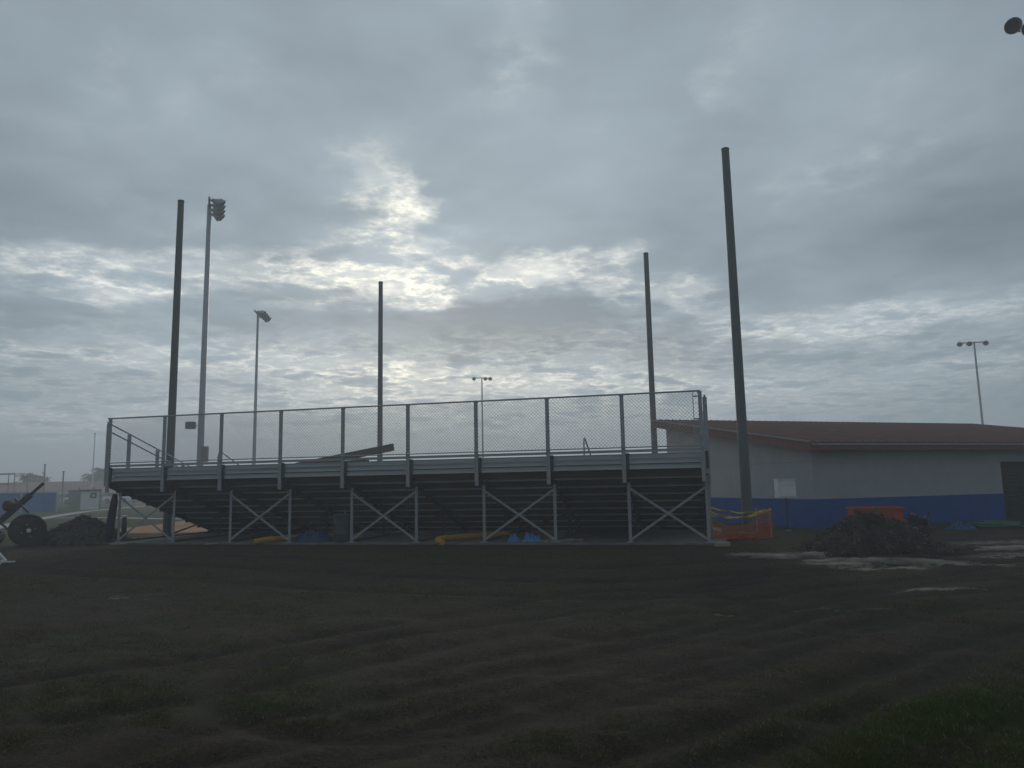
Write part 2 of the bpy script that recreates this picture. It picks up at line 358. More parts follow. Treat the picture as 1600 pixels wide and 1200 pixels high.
def gnoise(scale, detail=8, rough=.65, st=None):
    n = N.new('ShaderNodeTexNoise'); n.inputs['Scale'].default_value = scale; n.inputs['Detail'].default_value = detail; n.inputs['Roughness'].default_value = rough
    src = tco.outputs['Object']
    if st:
        mp = N.new('ShaderNodeMapping'); mp.inputs['Scale'].default_value = st[:3]; mp.inputs['Rotation'].default_value = (0, 0, st[3]); Lk.new(src, mp.inputs['Vector']); src = mp.outputs[0]
    Lk.new(src, n.inputs['Vector']); return n.outputs['Fac']
def gramp(f, a, b_):
    r = N.new('ShaderNodeMapRange'); r.inputs['From Min'].default_value = a; r.inputs['From Max'].default_value = b_; Lk.new(f, r.inputs['Value']); return r.outputs[0]
def gmix(f, a, b_):
    n = N.new('ShaderNodeMix'); n.data_type = 'RGBA'
    Lk.new(f, n.inputs[0])
    for i, v in ((6, a), (7, b_)):
        if isinstance(v, tuple): n.inputs[i].default_value = (*v, 1)
        else: Lk.new(v, n.inputs[i])
    return n.outputs[2]
def gmath(op, a, b_):
    n = N.new('ShaderNodeMath'); n.operation = op; n.use_clamp = True
    for i, v in ((0, a), (1, b_)):
        if isinstance(v, (int, float)): n.inputs[i].default_value = v
        else: Lk.new(v, n.inputs[i])
    return n.outputs[0]
nf = gnoise(26, 8, .7); nm = gnoise(3.2, 8, .6); nl = gnoise(.7, 5, .6)
c = gmix(gramp(nm, .35, .68), (.031, .0245, .0165), (.060, .047, .031))
c = gmix(gramp(nf, .42, .72), c, (.098, .080, .053))
c = gmix(gramp(gnoise(14, 9, .75, (1, 2.6, 1, .45)), .50, .36), c, (.016, .013, .010))
c = gmix(gramp(nl, .52, .70), c, (.068, .040, .030))
dead = gmix(gramp(gnoise(40, 6, .7), .3, .7), (.034, .037, .014), (.078, .080, .030))
c = gmix(gmath('MULTIPLY', gramp(spg.outputs[0], .05, .55), gramp(nf, .25, .6)), c, dead)
grn = gmix(gramp(gnoise(18, 6, .7), .3, .7), (.028, .048, .008), (.064, .098, .016))
c = gmix(gmath('MULTIPLY', gramp(spg.outputs[0], .45, 1.1), gramp(nm, .2, .55)), c, grn)
c = gmix(gmath('MULTIPLY', spg.outputs[2], .75), c, (.020, .016, .013))
c = gmix(gmath('MULTIPLY', gramp(gnoise(1.1, 6, .62, (1, 2.2, 1, .5)), .55, .72), .7), c, (.105, .080, .052))
c = gmix(gramp(gmath('MULTIPLY', spg.outputs[1], gramp(gnoise(9, 8, .7), .28, .55)), .22, .62), c, (.30, .27, .22))
# bare dry specks that lie about on the turf
c = gmix(gmath('MULTIPLY', gramp(gnoise(55, 3, .6), .64, .74), .6), c, (.17, .15, .115))
Lk.new(c, P.inputs['Base Color'])
bmp = N.new('ShaderNodeBump'); bmp.inputs['Strength'].default_value = 1.0; bmp.inputs['Distance'].default_value = .06; Lk.new(nf, bmp.inputs['Height']); Lk.new(bmp.outputs[0], P.inputs['Normal'])
ground = link('ground', me, gm); tag(ground, kind='structure')

# ------------------------------------------------------------------ turf blades (uncountable)
def make_grass():
    n = 1500000
    # sample more closely near the camera: uniform in picture depth
    u = rng.random(n); ymin, ymax = 3.6, 19.5
    y = 1/((1-u)/ymin + u/ymax); y = np.where(rng.random(n) < .35, ymin+(ymax-ymin)*rng.random(n), y)
    x = (rng.random(n)*2-1)*(y*.74+.6)
    ix = np.clip(np.searchsorted(xs, x+.045), 0, len(xs)-1); iy = np.clip(np.searchsorted(ys, y+.04), 0, len(ys)-1); q = iy*nx+ix
    g, s, r, zz = gg[q], gs[q], gr_[q], GZ[q]
    patch = fbm(x*1.4, y*1.8, 4, 3)
    dens = np.clip(.10 + .55*np.clip(g, 0, 1) + .9*(patch-.45), .03, 1)*(1-.75*r)*(1-np.clip(s*1.6, 0, .97))
    a_ = R(14); O = np.array([-11.57, 21.26])
    uu = (x-O[0])*math.cos(a_)-(y-O[1])*math.sin(a_); vv = (x-O[0])*math.sin(a_)+(y-O[1])*math.cos(a_)
    keep = (rng.random(n) < dens) & ~((uu > -.6) & (uu < 17.2) & (vv > -.42))
    x, y, g, r, patch, z = x[keep], y[keep], g[keep], r[keep], patch[keep], zz[keep]-.004; n = len(x)
    h = (.010+.020*rng.random(n)**1.5)*(.7+.7*np.clip(g, 0, 1.3)); w = (.0011+.0012*rng.random(n))*(1+y*.13)
    th = rng.random(n)*6.283; lean = rng.random(n)*1.5*h; la = rng.random(n)*6.283
    dx, dy = np.cos(th)*w, np.sin(th)*w
    V = np.stack([np.stack([x-dx, y-dy, z], -1), np.stack([x+dx, y+dy, z], -1), np.stack([x+np.cos(la)*lean, y+np.sin(la)*lean, z+h], -1)], 1).reshape(-1, 3)
    tris = np.arange(3*n).reshape(-1, 3)
    me = bpy.data.meshes.new('grass'); me.vertices.add(len(V)); me.vertices.foreach_set('co', V.ravel())
    me.loops.add(tris.size); me.loops.foreach_set('vertex_index', tris.ravel().astype(np.int32))
    me.polygons.add(len(tris)); me.polygons.foreach_set('loop_start', np.arange(0, tris.size, 3, dtype=np.int32)); me.polygons.foreach_set('loop_total', np.full(len(tris), 3, np.int32))
    me.update(calc_edges=True)
    dry = np.clip(.95-g*.85+.5*(rng.random(n)-.5)+.6*(patch-.5), 0, 1)[:, None]; br = (.55+.7*rng.random(n))[:, None]
    colr = (np.array([[.056, .090, .016]])*(1-dry)+np.array([[.090, .076, .036]])*dry)*br
    straw = rng.random(n) < .05*(.3+1.4*patch); colr[straw] = np.array([.24, .205, .135])*(.6+.6*rng.random((straw.sum(), 1)))
    colr = np.concatenate([colr, np.ones((n, 1))], 1); colr = np.repeat(colr, 3, 0)
    ca = me.color_attributes.new('blade', 'FLOAT_COLOR', 'POINT'); ca.data.foreach_set('color', colr.ravel().astype(np.float32))
    m = bpy.data.materials.new('grass_blades'); m.use_nodes = True; p = m.node_tree.nodes['Principled BSDF']; p.inputs['Roughness'].default_value = .8; p.inputs['Specular IOR Level'].default_value = .15
    a = m.node_tree.nodes.new('ShaderNodeAttribute'); a.attribute_name = 'blade'; m.node_tree.links.new(a.outputs['Color'], p.inputs['Base Color'])
    tr = m.node_tree.nodes.new('ShaderNodeBsdfTranslucent'); m.node_tree.links.new(a.outputs['Color'], tr.inputs['Color'])
    ad = m.node_tree.nodes.new('ShaderNodeMixShader'); ad.inputs[0].default_value = .45
    m.node_tree.links.new(p.outputs[0], ad.inputs[1]); m.node_tree.links.new(tr.outputs[0], ad.inputs[2]); m.node_tree.links.new(ad.outputs[0], m.node_tree.nodes['Material Output'].inputs['Surface'])
    o = link('grass', me, m); tag(o, 'short patchy green and straw coloured turf on the dark field', 'grass', kind='stuff')
make_grass()

# flat patches of the setting, far beyond the stand
def sheet(name, poly, z, m, label=None):
    me_ = bpy.data.meshes.new(name); me_.from_pydata([(x, y, z) for x, y in poly], [], [tuple(range(len(poly)))]); me_.update()
    return tag(link(name, me_, m), kind='structure')
def wobble(poly, amp, n=6):
    out = []
    for (x0, y0), (x1, y1) in zip(poly, poly[1:]+poly[:1]):
        for k in range(n):
            t = k/n; out.append((x0+(x1-x0)*t+random.uniform(-amp, amp), y0+(y1-y0)*t+random.uniform(-amp, amp)))
    return out
sheet('infield', wobble([(-15.5, 27.2), (3, 24.6), (14, 31), (20, 52), (-6, 56), (-16.5, 40)], .25), .158, clay)
def ribbon(name, line, w, z):
    L_, R_ = [], []
    for i in range(len(line)):
        a, b_ = line[max(i-1, 0)], line[min(i+1, len(line)-1)]; dx, dy = b_[0]-a[0], b_[1]-a[1]; q = math.hypot(dx, dy)
        L_.append((line[i][0]-dy/q*w/2, line[i][1]+dx/q*w/2)); R_.append((line[i][0]+dy/q*w/2, line[i][1]-dx/q*w/2))
    return sheet(name, L_+R_[::-1], z, asph)
ribbon('path', [(-19, 25), (-20.5, 27.9), (-23.5, 34.3), (-27.5, 43.4), (-30.4, 50.6), (-33.2, 57.9), (-34.6, 63.8), (-38, 78)], .9, .160)
ribbon('path', [(-27.0, 44.3), (-25.1, 44.05), (-23.3, 43.3), (-18.8, 39.9), (-15, 38)], .7, .164)
# ------------------------------------------------------------------ grandstand (seen from behind)
A = 0.244; BO = Vector((-11.57, 21.26, .19)); BAY = 1.829; NB = 9; LEN = BAY*NB
SL = .2/.61
def bl(u, v, w=0):   # stand coordinates -> world
    return Vector((BO.x+u*math.cos(A)+v*math.sin(A), BO.y-u*math.sin(A)+v*math.cos(A), BO.z+w))
pad = MB(); pad.box(-.35, LEN+.45, .20, 5.9, -.34, 0)
po = pad.build('concrete_pad', concrete, bevel=.012); po.location = BO; po.rotation_euler = (0, 0, -A); tag(po, kind='structure')
st = thing('bleachers', 'long aluminium bleacher stand seen from behind, chain link fence along its top row', 'bleachers', BO, -A)
def sw(v): return 1.52-SL*(v-.6)          # top of the raker at depth v
def once(name, m, fn, spots, parent, smooth=False):
    """one mesh shared by every copy"""
    b_ = MB(); fn(b_); me_ = None; out = []
    for i, loc in enumerate(spots):
        if me_ is None: o = b_.build(name, m, parent, smooth); me_ = o.data
        else: o = link(name, me_, m, parent)
        o.location = loc; out.append(o)
    return out
# planks
for i in range(9):
    w = 2.0-.2*i; v = .25+.61*i
    b_ = MB(); b_.box(-.1, LEN+.1, v-.12, v+.12, w-.045, w); b_.box(-.1, LEN+.1, v-.12, v-.112, w-.075, w-.045)
    b_.build('seat_plank', alu, st)
    if i < 8:
        wf = 1.6-.2*i
        for k, vv in enumerate((v+.30, v+.545)):
            b_ = MB(); b_.box(-.1, LEN+.1, vv-.115, vv+.115, wf-.045, wf); b_.box(-.1, LEN+.1, vv-.115, vv-.106, wf-.085, wf-.045)
            b_.build('foot_plank', alu, st)
# boards closing the back of the top row
for z0, z1, t in ((1.990, 2.10, .0), (1.865, 1.968, .010), (1.735, 1.843, .020)):
    b_ = MB(); b_.box(-.1, LEN+.1, .03-t, .06-t, z0, z1); b_.box(-.1, LEN+.1, .006-t, .03-t, z0, z0+.016); b_.box(-.1, LEN+.1, .016-t, .03-t, z1-.012, z1)
    b_.build('back_board', boardm, st)
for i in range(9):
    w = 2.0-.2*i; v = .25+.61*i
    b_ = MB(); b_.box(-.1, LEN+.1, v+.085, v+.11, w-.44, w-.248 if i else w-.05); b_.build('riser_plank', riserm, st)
# closed risers and half steps in the two aisles
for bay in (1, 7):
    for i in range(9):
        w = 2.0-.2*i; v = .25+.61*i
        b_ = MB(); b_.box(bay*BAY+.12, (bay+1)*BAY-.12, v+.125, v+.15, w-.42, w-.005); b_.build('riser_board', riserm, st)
        if i < 8:
            b_ = MB(); b_.box(bay*BAY+.35, (bay+1)*BAY-.35, v+.16, v+.40, 1.6-.2*i, 1.70-.2*i); b_.build('aisle_step', alu, st)
# frames
def raker(b_):
    b_.bar((0, .02, sw(.02)-.07), (0, 5.25, sw(5.25)-.07+.02), .05, .14)
    for i in range(9):
        v = .25+.61*i; b_.box(-.025, .025, v-.03, v+.03, sw(v)-.04, 1.953-.2*i)
        if i < 8: b_.box(-.022, .022, v+.1, v+.7, sw(v+.6)-.04, 1.553-.2*i)
    b_.box(-.024, .024, .02, .30, sw(.1)-.03, 1.73)
    b_.prism([(0, 0)]*0 or [(-.02, 1.3), (.02, 1.3), (.02, 1.62), (-.02, 1.62)], .46, .9)
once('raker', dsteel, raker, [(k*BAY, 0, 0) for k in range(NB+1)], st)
for v in (.45, 2.55, 4.55):
    h = sw(v)-.14
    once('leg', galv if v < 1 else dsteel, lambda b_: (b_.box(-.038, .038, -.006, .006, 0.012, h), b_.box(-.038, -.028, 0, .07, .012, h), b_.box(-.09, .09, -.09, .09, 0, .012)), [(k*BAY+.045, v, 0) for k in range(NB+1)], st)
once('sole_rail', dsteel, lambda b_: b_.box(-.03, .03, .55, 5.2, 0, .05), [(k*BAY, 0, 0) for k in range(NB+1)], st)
for bay in (0, 2, 4, 6, 8):
    u0, u1 = bay*BAY+.05, (bay+1)*BAY+.04
    b_ = MB(); b_.bar((u0, .43, .06), (u1, .43, 1.30), .008, .055); b_.build('brace', galv, st)
    b_ = MB(); b_.bar((u0, .415, 1.30), (u1, .415, .06), .008, .055); b_.build('brace', galv, st)
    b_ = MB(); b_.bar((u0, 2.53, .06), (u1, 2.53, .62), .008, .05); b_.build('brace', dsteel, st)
# fence along the top row
once('fence_post', galv, lambda b_: (b_.box(-.046, .046, -.04, .0, 1.42, 3.50), b_.box(-.05, .05, -.05, -.041, 1.80, 2.02), b_.box(-.055, .055, -.046, .006, 3.50, 3.515)), [(k*BAY, 0, 0) for k in range(NB+1)], st)
once('post_bracket', dsteel, lambda b_: (b_.box(.045, .125, -.02, -.002, 1.72, 2.12), b_.box(.045, .053, -.002, .06, 1.62, 2.12)), [(k*BAY, 0, 0) for k in range(NB+1)], st)
b_ = MB(); b_.tube([(-.08, -.02, 3.53), (LEN+.02, -.02, 3.53)], .022, 10); b_.build('top_rail', galv, st, True)
b_ = MB(); b_.tube([(.03, -.055, 2.25), (LEN-.03, -.055, 2.25)], .014, 8); b_.build('bottom_rail', galv, st, True)
b_ = MB(); b_.box(-.05, LEN+.05, .002, .03, 2.135, 2.20); b_.build('mid_rail', boardm, st)
def chain(b_):
    W, H0, H1 = BAY-.09, 2.26, 3.51; H = H1-H0; s = .085; r = .0042
    for sg, yo in ((1, -.048), (-1, -.052)):
        k = -int(H/s)-1
        while k*s < W:
            x0 = k*s; a0, a1 = max(x0, 0), min(x0+H, W)
            if a1 > a0+.02:
                p0, p1 = (a0, a0-x0), (a1, a1-x0)
                if sg < 0: p0, p1 = (p0[0], H-p0[1]), (p1[0], H-p1[1])
                b_.tube([(p0[0]+.045, yo, H0+p0[1]), (p1[0]+.045, yo, H0+p1[1])], r, 3, False)
            k += 1
once('chain_link_panel', galv, chain, [(k*BAY, 0, 0) for k in range(NB)], st)
for u in (.075, LEN-.16):
    b_ = MB(); b_.tube([(u, -.05, 2.25), (u, -.05, 3.50)], .009, 6); b_.build('tension_bar', galv, st)
    sgn = -1 if u < 1 else 1; ue = 0 if u < 1 else LEN
    for z in (2.45, 2.87, 3.4):
        b_ = MB(); b_.box(min(u, ue)-.01, max(u, ue)+.01, -.065, -.043, z-.015, z+.015); b_.build('tension_band', galv, st)
# guard rails down both ends
for u in (-.105, LEN+.105):
    for dz in (0, .22):
        b_ = MB(); b_.tube([(u, -.02, 3.42-dz), (u, 1.2, 3.42-dz-SL*1.2), (u, 5.1, 3.42-dz-SL*5.1), (u, 5.16, 3.2-dz-SL*5.1)], .021, 8); b_.build('guard_rail', galv, st, True)
    for v in (.04, .86, 2.08, 3.30, 4.95):
        b_ = MB(); b_.box(u-.05, u+.05, v-.025, v+.025, sw(v)-.1, 3.40-SL*v); b_.build('guard_post', galv, st)
        b_ = MB(); b_.box(min(u, u-math.copysign(.10, u)), max(u, u-math.copysign(.10, u)), v-.02, v+.02, sw(v)-.09, sw(v)-.03); b_.build('post_arm', dsteel, st)
# aisle hand rails
for u, v0, h in ((1.55*BAY, 1.02, 1.13), (7.4*BAY, 1.02, 1.18)):
    w0 = 1.4; pts = [(u, v0, w0), (u, v0, w0+h-.12), (u, v0+.05, w0+h-.03), (u, v0+.14, w0+h), (u, v0+.28, w0+h-.05), (u, v0+1.55, w0+h-.05-SL*1.27-.1), (u, v0+1.62, w0+h-.2-SL*1.5), (u, v0+1.62, 1.6-.2*int((v0+1.62-.25)/.61))]
    b_ = MB(); b_.tube(pts, .02, 8); b_.build('hand_rail', galv, st, True)

# loose boards on the top rows
pl = MB(); pl.bar((0, 0, 0), (3.3, 0, 0), .20, .042); o = pl.build('loose_plank', rwood, bevel=.004)
a0, a1 = bl(4.35, .30, 2.03), bl(7.45, .24, 2.145)
def aim(o, a, b_): o.location = a; o.rotation_euler = (Vector(b_)-Vector(a)).to_track_quat('X', 'Z').to_euler()
aim(o, bl(4.6, .20, 2.024), bl(7.9, .27, 2.13)); tag(o, 'long reddish board lying flat along the top seat of the bleachers', 'plank')
pl = MB(); pl.bar((0, 0, 0), (2.9, 0, 0), .05, .19); o = pl.build('loose_plank', rwood, bevel=.004)
aim(o, bl(5.75, .36, 2.03), bl(8.6, .30, 2.46)); tag(o, 'reddish board tilted up on edge behind the bleacher fence, one end in the air', 'plank')

# ------------------------------------------------------------------ tall bare backstop posts
def big_pole(x, y, H, label, r0=.135, r1=.105):
    t = thing('backstop_post', label, 'post', (x, y, float(gz(x, y))), 0, 'tall bare backstop posts')
    b_ = MB(); b_.lathe([(r0, -.05), (r0, .05), (r1, H-.06), (r1, H-.05)], 18); b_.build('shaft', dpole, t, True)
    b_ = MB(); b_.lathe([(r1+.006, H-.06), (r1+.006, H-.012), (r1*.9, H)], 18); b_.build('cap', dsteel, t)
    b_ = MB(); b_.lathe([(.24, -.04), (.24, .035), (.2, .05)], 18); b_.build('footing', concrete, t)
big_pole(-11.32, 24.5, 11.42, 'tall bare dark post just off the end of the bleachers beside the brown soil heap')
big_pole(-6.34, 35.3, 11.44, 'tall bare dark post beyond the middle of the bleachers, thinnest of the bare posts')
big_pole(5.88, 30.9, 11.25, 'tall bare dark post rising beside the high corner of the red roof')
big_pole(6.47, 20.9, 11.25, 'tallest looking bare dark post standing inside the orange safety netting', .15, .112)

# ------------------------------------------------------------------ field light poles
def floodlight(parent, p, aimv, s=1.0):
    aimv = Vector(aimv).normalized(); q = aimv.to_track_quat('Z', 'Y').to_matrix().to_4x4(); m = Matrix.Translation(p) @ q @ Matrix.Scale(s, 4)
    b_ = MB(); b_.lathe([(.06, -.42), (.13, -.40), (.15, -.22), (.20, -.16), (.31, .02), (.34, .14), (.345, .16), (.32, .155), (.29, .02), (.1, -.1)], 16, m); f = b_.build('floodlight', lampm, parent, True)
    b_ = MB(); n = 12; vs, fs = [], []
    upl = (q.inverted().to_3x3() @ Vector((0, 0, 1))); a_up = math.atan2(upl.y, upl.x)
    for i in range(n+1):
        a = a_up - R(115) + R(230)*i/n
        for rr in (.35, .36):
            for zz in (.10, .10+.34*(.45+.55*math.cos((a-a_up)*.75))):
                vs.append((rr*math.cos(a), rr*math.sin(a), zz))
    for i in range(n):
        k = i*4; j = k+4
        fs += [(k, k+1, j+1, j), (k+2, j+2, j+3, k+3), (k+1, k+3, j+3, j+1), (k, j, j+2, k+2)]
    b_.add(vs, fs, m); b_.build('visor', lampm, f, False)
    b_ = MB(); b_.lathe([(.27, .03), (.285, .05), (.27, .06)], 14, m); b_.build('lens', glassm, f)
def light_pole(x, y, H, arm_deg, aim_deg, slots, label, r0=.21, r1=.085, s=1.0, tilt=-.42):
    t = thing('light_pole', label, 'light pole', (x, y, float(gz(x, y))), 0, 'floodlight poles round the field')
    b_ = MB(); b_.lathe([(r0, -.05), (r0, .1), (r1, H)], 14); b_.build('shaft', galv, t, True)
    ad = Vector((math.cos(R(arm_deg)), math.sin(R(arm_deg)), 0)); ai = Vector((math.cos(R(aim_deg)), math.sin(R(aim_deg)), 0))
    b_ = MB(); lo, hi = min(slots), max(slots); b_.bar(ad*(lo-.15)+Vector((0, 0, H-.06)), ad*(hi+.15)+Vector((0, 0, H-.06)), .1, .1); b_.build('cross_arm', galv, t)
    for k in slots:
        p = ad*k + ai*.55*s + Vector((0, 0, H-.30*s))
        floodlight(t, p, (ai.x, ai.y, tilt), s)
        b_ = MB(); b_.bar(ad*k+Vector((0, 0, H-.08)), p-ai*.25*s, .07, .07); b_.build('bracket', lampm, t)
    return t
lp = light_pole(-14.25, 33.8, 14.95, 112, 22, (-.95, -.32, .32, .95), 'tall floodlight pole with a grey box part way up, nearest the bare end post', .16, .10, .66)
b_ = MB(); b_.box(-.2, .2, -.13, .13, 4.25, 4.58); o = b_.build('speaker_box', greym, lp, bevel=.015); o.location = (-.44, -.12, 0)
b_ = MB(); b_.bar((-.27, -.12, 4.4), (-.08, -.05, 4.4), .04, .04); b_.build('speaker_arm', galv, lp)
b_ = MB(); b_.box(.13, .36, -.14, .07, 2.75, 3.45); b_.build('control_cabinet', greym, lp, bevel=.015)
light_pole(-18.6, 53.3, 14.3, 98, 8, (-1.0, -.33, .33, 1.0), 'slim floodlight pole standing between two bare posts, lamp cluster turned sideways', .14, .08, .70)
light_pole(-3.6, 87.8, 14.2, 10, -80, (-1.0, .36, .95), 'smallest floodlight pole far off behind the middle of the bleacher fence', .13, .075, .64)
light_pole(42.05, 66.3, 13.5, -12, -125, (-1.15, -.36, .98), 'floodlight pole with a wide cross arm rising behind the red roofed building', .14, .08, .66)
light_pole(17.0, 22.1, 15.62, 12, -120, (-.9, -.25, .42, 1.05), 'close high floodlight cluster out in the open past the red roofed building', .16, .09, .68)

# ------------------------------------------------------------------ red roofed building
BA = R(20); BL = Vector((8.93, 22.3, .15))
bd = thing('field_building', 'low grey building with blue painted base and red sloping roof', 'building', BL, BA)
LB, DB = 17.0, 7.9; ZB = .86; T = .2
def roofz(y): return 2.36 + (y+.5)*(1.40/8.9)      # underside of the roof above local ground
OX0, OX1, OZ = 7.85, 11.6, 1.92
# end wall (x = 0 plane) : painted base and two sheets with a recessed joint
def wall_yz(name, m, y0, y1, z0, z1a, z1b, x0=0, x1=T):
    b_ = MB(); vs = [(x, y, z) for x in (x0, x1) for y, z in ((y0, z0), (y1, z0), (y1, z1b), (y0, z1a))]
    b_.add(vs, [(0,1,2,3),(7,6,5,4),(0,4,5,1),(1,5,6,2),(2,6,7,3),(3,7,4,0)]); return b_.build(name, m, bd)
b_ = MB(); b_.box(-.006, T, -.006, DB, 0, ZB); b_.build('painted_base', blue, bd)
JZ = 1.98
for k in range(6):
    y0, y1 = DB*k/6+(.004 if k else 0), DB*(k+1)/6-.004
    wall_yz('wall_panel', wallw, y0, y1, ZB+.003, JZ, JZ)
    wall_yz('wall_panel', wallw, y0, y1, JZ+.012, roofz(y0)-.01, roofz(y1)-.01)
wall_yz('joint_strip', greym, .02, DB-.02, ZB, roofz(.02)-.03, roofz(DB-.02)-.03, .03, T-.02)
# long wall (y = 0 plane) with the open bay
def wx(name, m, x0, x1, z0, z1, y0=0, y1=T): b_ = MB(); b_.box(x0, x1, y0, y1, z0, z1); return b_.build(name, m, bd)
wx('painted_base', blue, T+.003, OX0, 0, ZB, -.006, T); wx('painted_base', blue, OX1, LB, 0, ZB, -.006, T)
wx('wall_panel', wallw, T+.003, OX0-.003, ZB+.003, roofz(0)-.01); wx('wall_panel', wallw, OX1, LB, ZB+.003, roofz(0)-.01)
wx('lintel', wallw, OX0, OX1-.003, OZ, roofz(0)-.01)
wx('back_wall', wallw, 0, LB, 0, roofz(DB)-.05, DB+.003, DB+.15)
b_ = MB(); b_.box(LB-T, LB, T+.003, DB, 0, 2.40); b_.build('wall', wallw, bd)
# roll down door inside the bay, a dark slatted curtain
for k in range(16):
    b_ = MB(); z0 = .02+k*.119; b_.box(OX0+.03, OX1-.03, .26+.012*(k % 2), .30+.012*(k % 2), z0, z0+.112); b_.build('door_slat', dgreen, bd)
b_ = MB(); b_.box(OX0+.002, OX0+.09, .205, .25, 0, OZ); b_.build('door_track', dsteel, bd)
# roof: ribbed sheet, fascia boards, ridge side trim, drip edge
def slab(name, m, x0, x1, y0, y1, t0, t1):
    b_ = MB(); vs = [(x, y, roofz(y)+dz) for x in (x0, x1) for y, dz in ((y0, t0), (y1, t0), (y1, t1), (y0, t1))]
    b_.add(vs, [(0,1,2,3),(7,6,5,4),(0,4,5,1),(1,5,6,2),(2,6,7,3),(3,7,4,0)]); return b_.build(name, m, bd)
RX0, RX1, RY0, RY1 = -.45, 17.5, -.5, 8.4
slab('roof_deck', fascia, RX0+.03, RX1-.03, RY0+.03, RY1-.03, 0, .16)
rf = slab('roof', roofm, RX0-.02, RX1+.02, RY0-.05, RY1+.03, .163, .20)
for k in range(59):
    x = RX0+.1+k*.305; b_ = MB()
    vs = [(x+dx, y, roofz(y)+.2+dz) for y in (RY0-.055, RY1+.03) for dx, dz in ((-.035, -.004), (-.018, .03), (.018, .03), (.035, -.004))]
    b_.add(vs, [(0,1,2,3),(7,6,5,4),(0,4,5,1),(1,5,6,2),(2,6,7,3),(3,7,4,0)]); b_.build('roof_rib', roofm, rf)
slab('fascia_board', fascia, RX0, RX0+.028, RY0+.03, RY1-.03, -.10, .158)
slab('fascia_board', fascia, RX1-.028, RX1, RY0+.03, RY1-.03, -.10, .158)
slab('fascia_board', fascia, RX0, RX1, RY0, RY0+.028, -.06, .158)
slab('drip_edge', greym, RX0-.035, RX0-.022, RY0-.03, RY1+.02, .165, .215)
slab('gutter', greym, RX0+.02, RX1-.02, RY0-.05, RY0-.003, .09, .15)

# ------------------------------------------------------------------ white box on a post, in front of the end wall
bx = thing('electrical_box', 'white weathered box on a thin post in front of the blue painted base', 'utility box', (7.74, 21.35, .15), R(6))
b_ = MB(); b_.tube([(0, 0, -.05), (0, 0, .97)], .024, 8); b_.build('post', dsteel, bx)
b_ = MB(); b_.box(-.26, .26, -.12, .16, .95, 1.46); b_.build('cabinet', offw, bx, bevel=.012)
b_ = MB(); b_.box(-.27, .27, -.15, .17, 1.462, 1.485); b_.build('hood', offw, bx)
b_ = MB(); b_.box(-.235, .235, -.135, -.121, .99, 1.27); b_.build('door', offw, bx, bevel=.004)
b_ = MB(); b_.box(-.235, .235, -.135, -.121, 1.29, 1.44); b_.build('upper_door', white, bx, bevel=.004)
b_ = MB(); b_.lathe([(.10, -.06), (.09, .04), (.03, .06)], 10); b_.build('footing', concrete, bx)

# ------------------------------------------------------------------ orange safety netting and tape
nt_ = thing('safety_netting', 'sagging orange plastic safety netting beside the end of the bleachers', 'netting', (4.95, 19.0, .15), 0)
path = [(0, 0), (.55, .15), (1.1, .12), (1.62, .28), (1.70, .75), (1.62, 1.5)]
def along(s):
    d = 0
    for (x0, y0), (x1, y1) in zip(path, path[1:]):
        L = math.hypot(x1-x0, y1-y0)
        if s <= d+L or (x1, y1) == path[-1]:
            t = (s-d)/L; return x0+(x1-x0)*t, y0+(y1-y0)*t
        d += L
TL = sum(math.hypot(b1[0]-a1[0], b1[1]-a1[1]) for a1, b1 in zip(path, path[1:]))
def topz(s):   # sags hard from the high end to the middle, up again at the corner stake
    return float(np.interp(s, [0, .45, .95, 1.35, 1.72, 2.2, TL], [.50, .30, .30, .52, .70, .62, .66]))
def npt(s, f):
    x, y = along(s); n = float(fbm(np.array([s*3.]), np.array([f*3.]), 2, 1)[0])-.5; n2 = float(fbm(np.array([s*2+9]), np.array([f*4.]), 2, 2)[0])-.5
    return (x+n*.16*(1-f*.5), y+n2*.25, .01+f*topz(s)+abs(n)*.04)
b_ = MB(); ns, nfv = int(TL/.075), 8
def strip(pts, wdt):
    for p, q in zip(pts, pts[1:]): b_.bar(p, q, .003, wdt)
for i in range(ns+1): strip([npt(i*TL/ns, k/nfv) for k in range(nfv+1)], .013)
for k in range(nfv+1): strip([npt(i*TL/ns, k/nfv) for i in range(0, ns+1, 1)], .022 if k in (0, nfv) else .013)
b_.build('net', orange, nt_)
b_ = MB()
for i in range(60):   # bunched netting lying along the ground
    s = random.random()*1.1; x, y = along(s); p = Vector((x+random.uniform(-.1, .25), y-random.uniform(0, .25), .015+random.random()*.10)); q = p+Vector((random.uniform(-.25, .25), random.uniform(-.12, .12), random.uniform(-.05, .08))); q.z = max(q.z, .012); b_.bar(p, q, .003, .03)
tag(b_.build('bunched_net', orange, nt_), kind='stuff')
for s in (.02, 1.75, TL-.05):
    x, y = along(s); b_ = MB(); b_.box(x-.018, x+.018, y-.018, y+.018, -.1, topz(s)+.06); b_.build('stake', lwood, nt_)
tp = MB()
def tpt(f, k): return Vector((-.02+f*1.66, .06+.22*f+.02*math.sin(f*9+k), [.80, .70, .62][k]*(1-f)+.70*f-[.10, .17, .13][k]*math.sin(f*math.pi)+.012*math.sin(f*23+k*2)))
for k in range(3):
    for i in range(26): tp.bar(tpt(i/26, k), tpt((i+1)/26, k), .004, .045 if i % 5 else .03, (0, math.sin(i*.7+k), 1))
tp.bar((-.03, .03, .86), (.06, .01, .58), .004, .04); tp.bar((-.02, .0, .6), (-.05, -.02, .32), .004, .04); tp.bar((1.62, .28, .72), (1.56, .25, .56), .004, .03)
o = tp.build('caution_tape', tape); o.location = (4.95, 19.0, .15); tag(o, 'twisted yellow caution tape strung above the orange netting', 'tape')

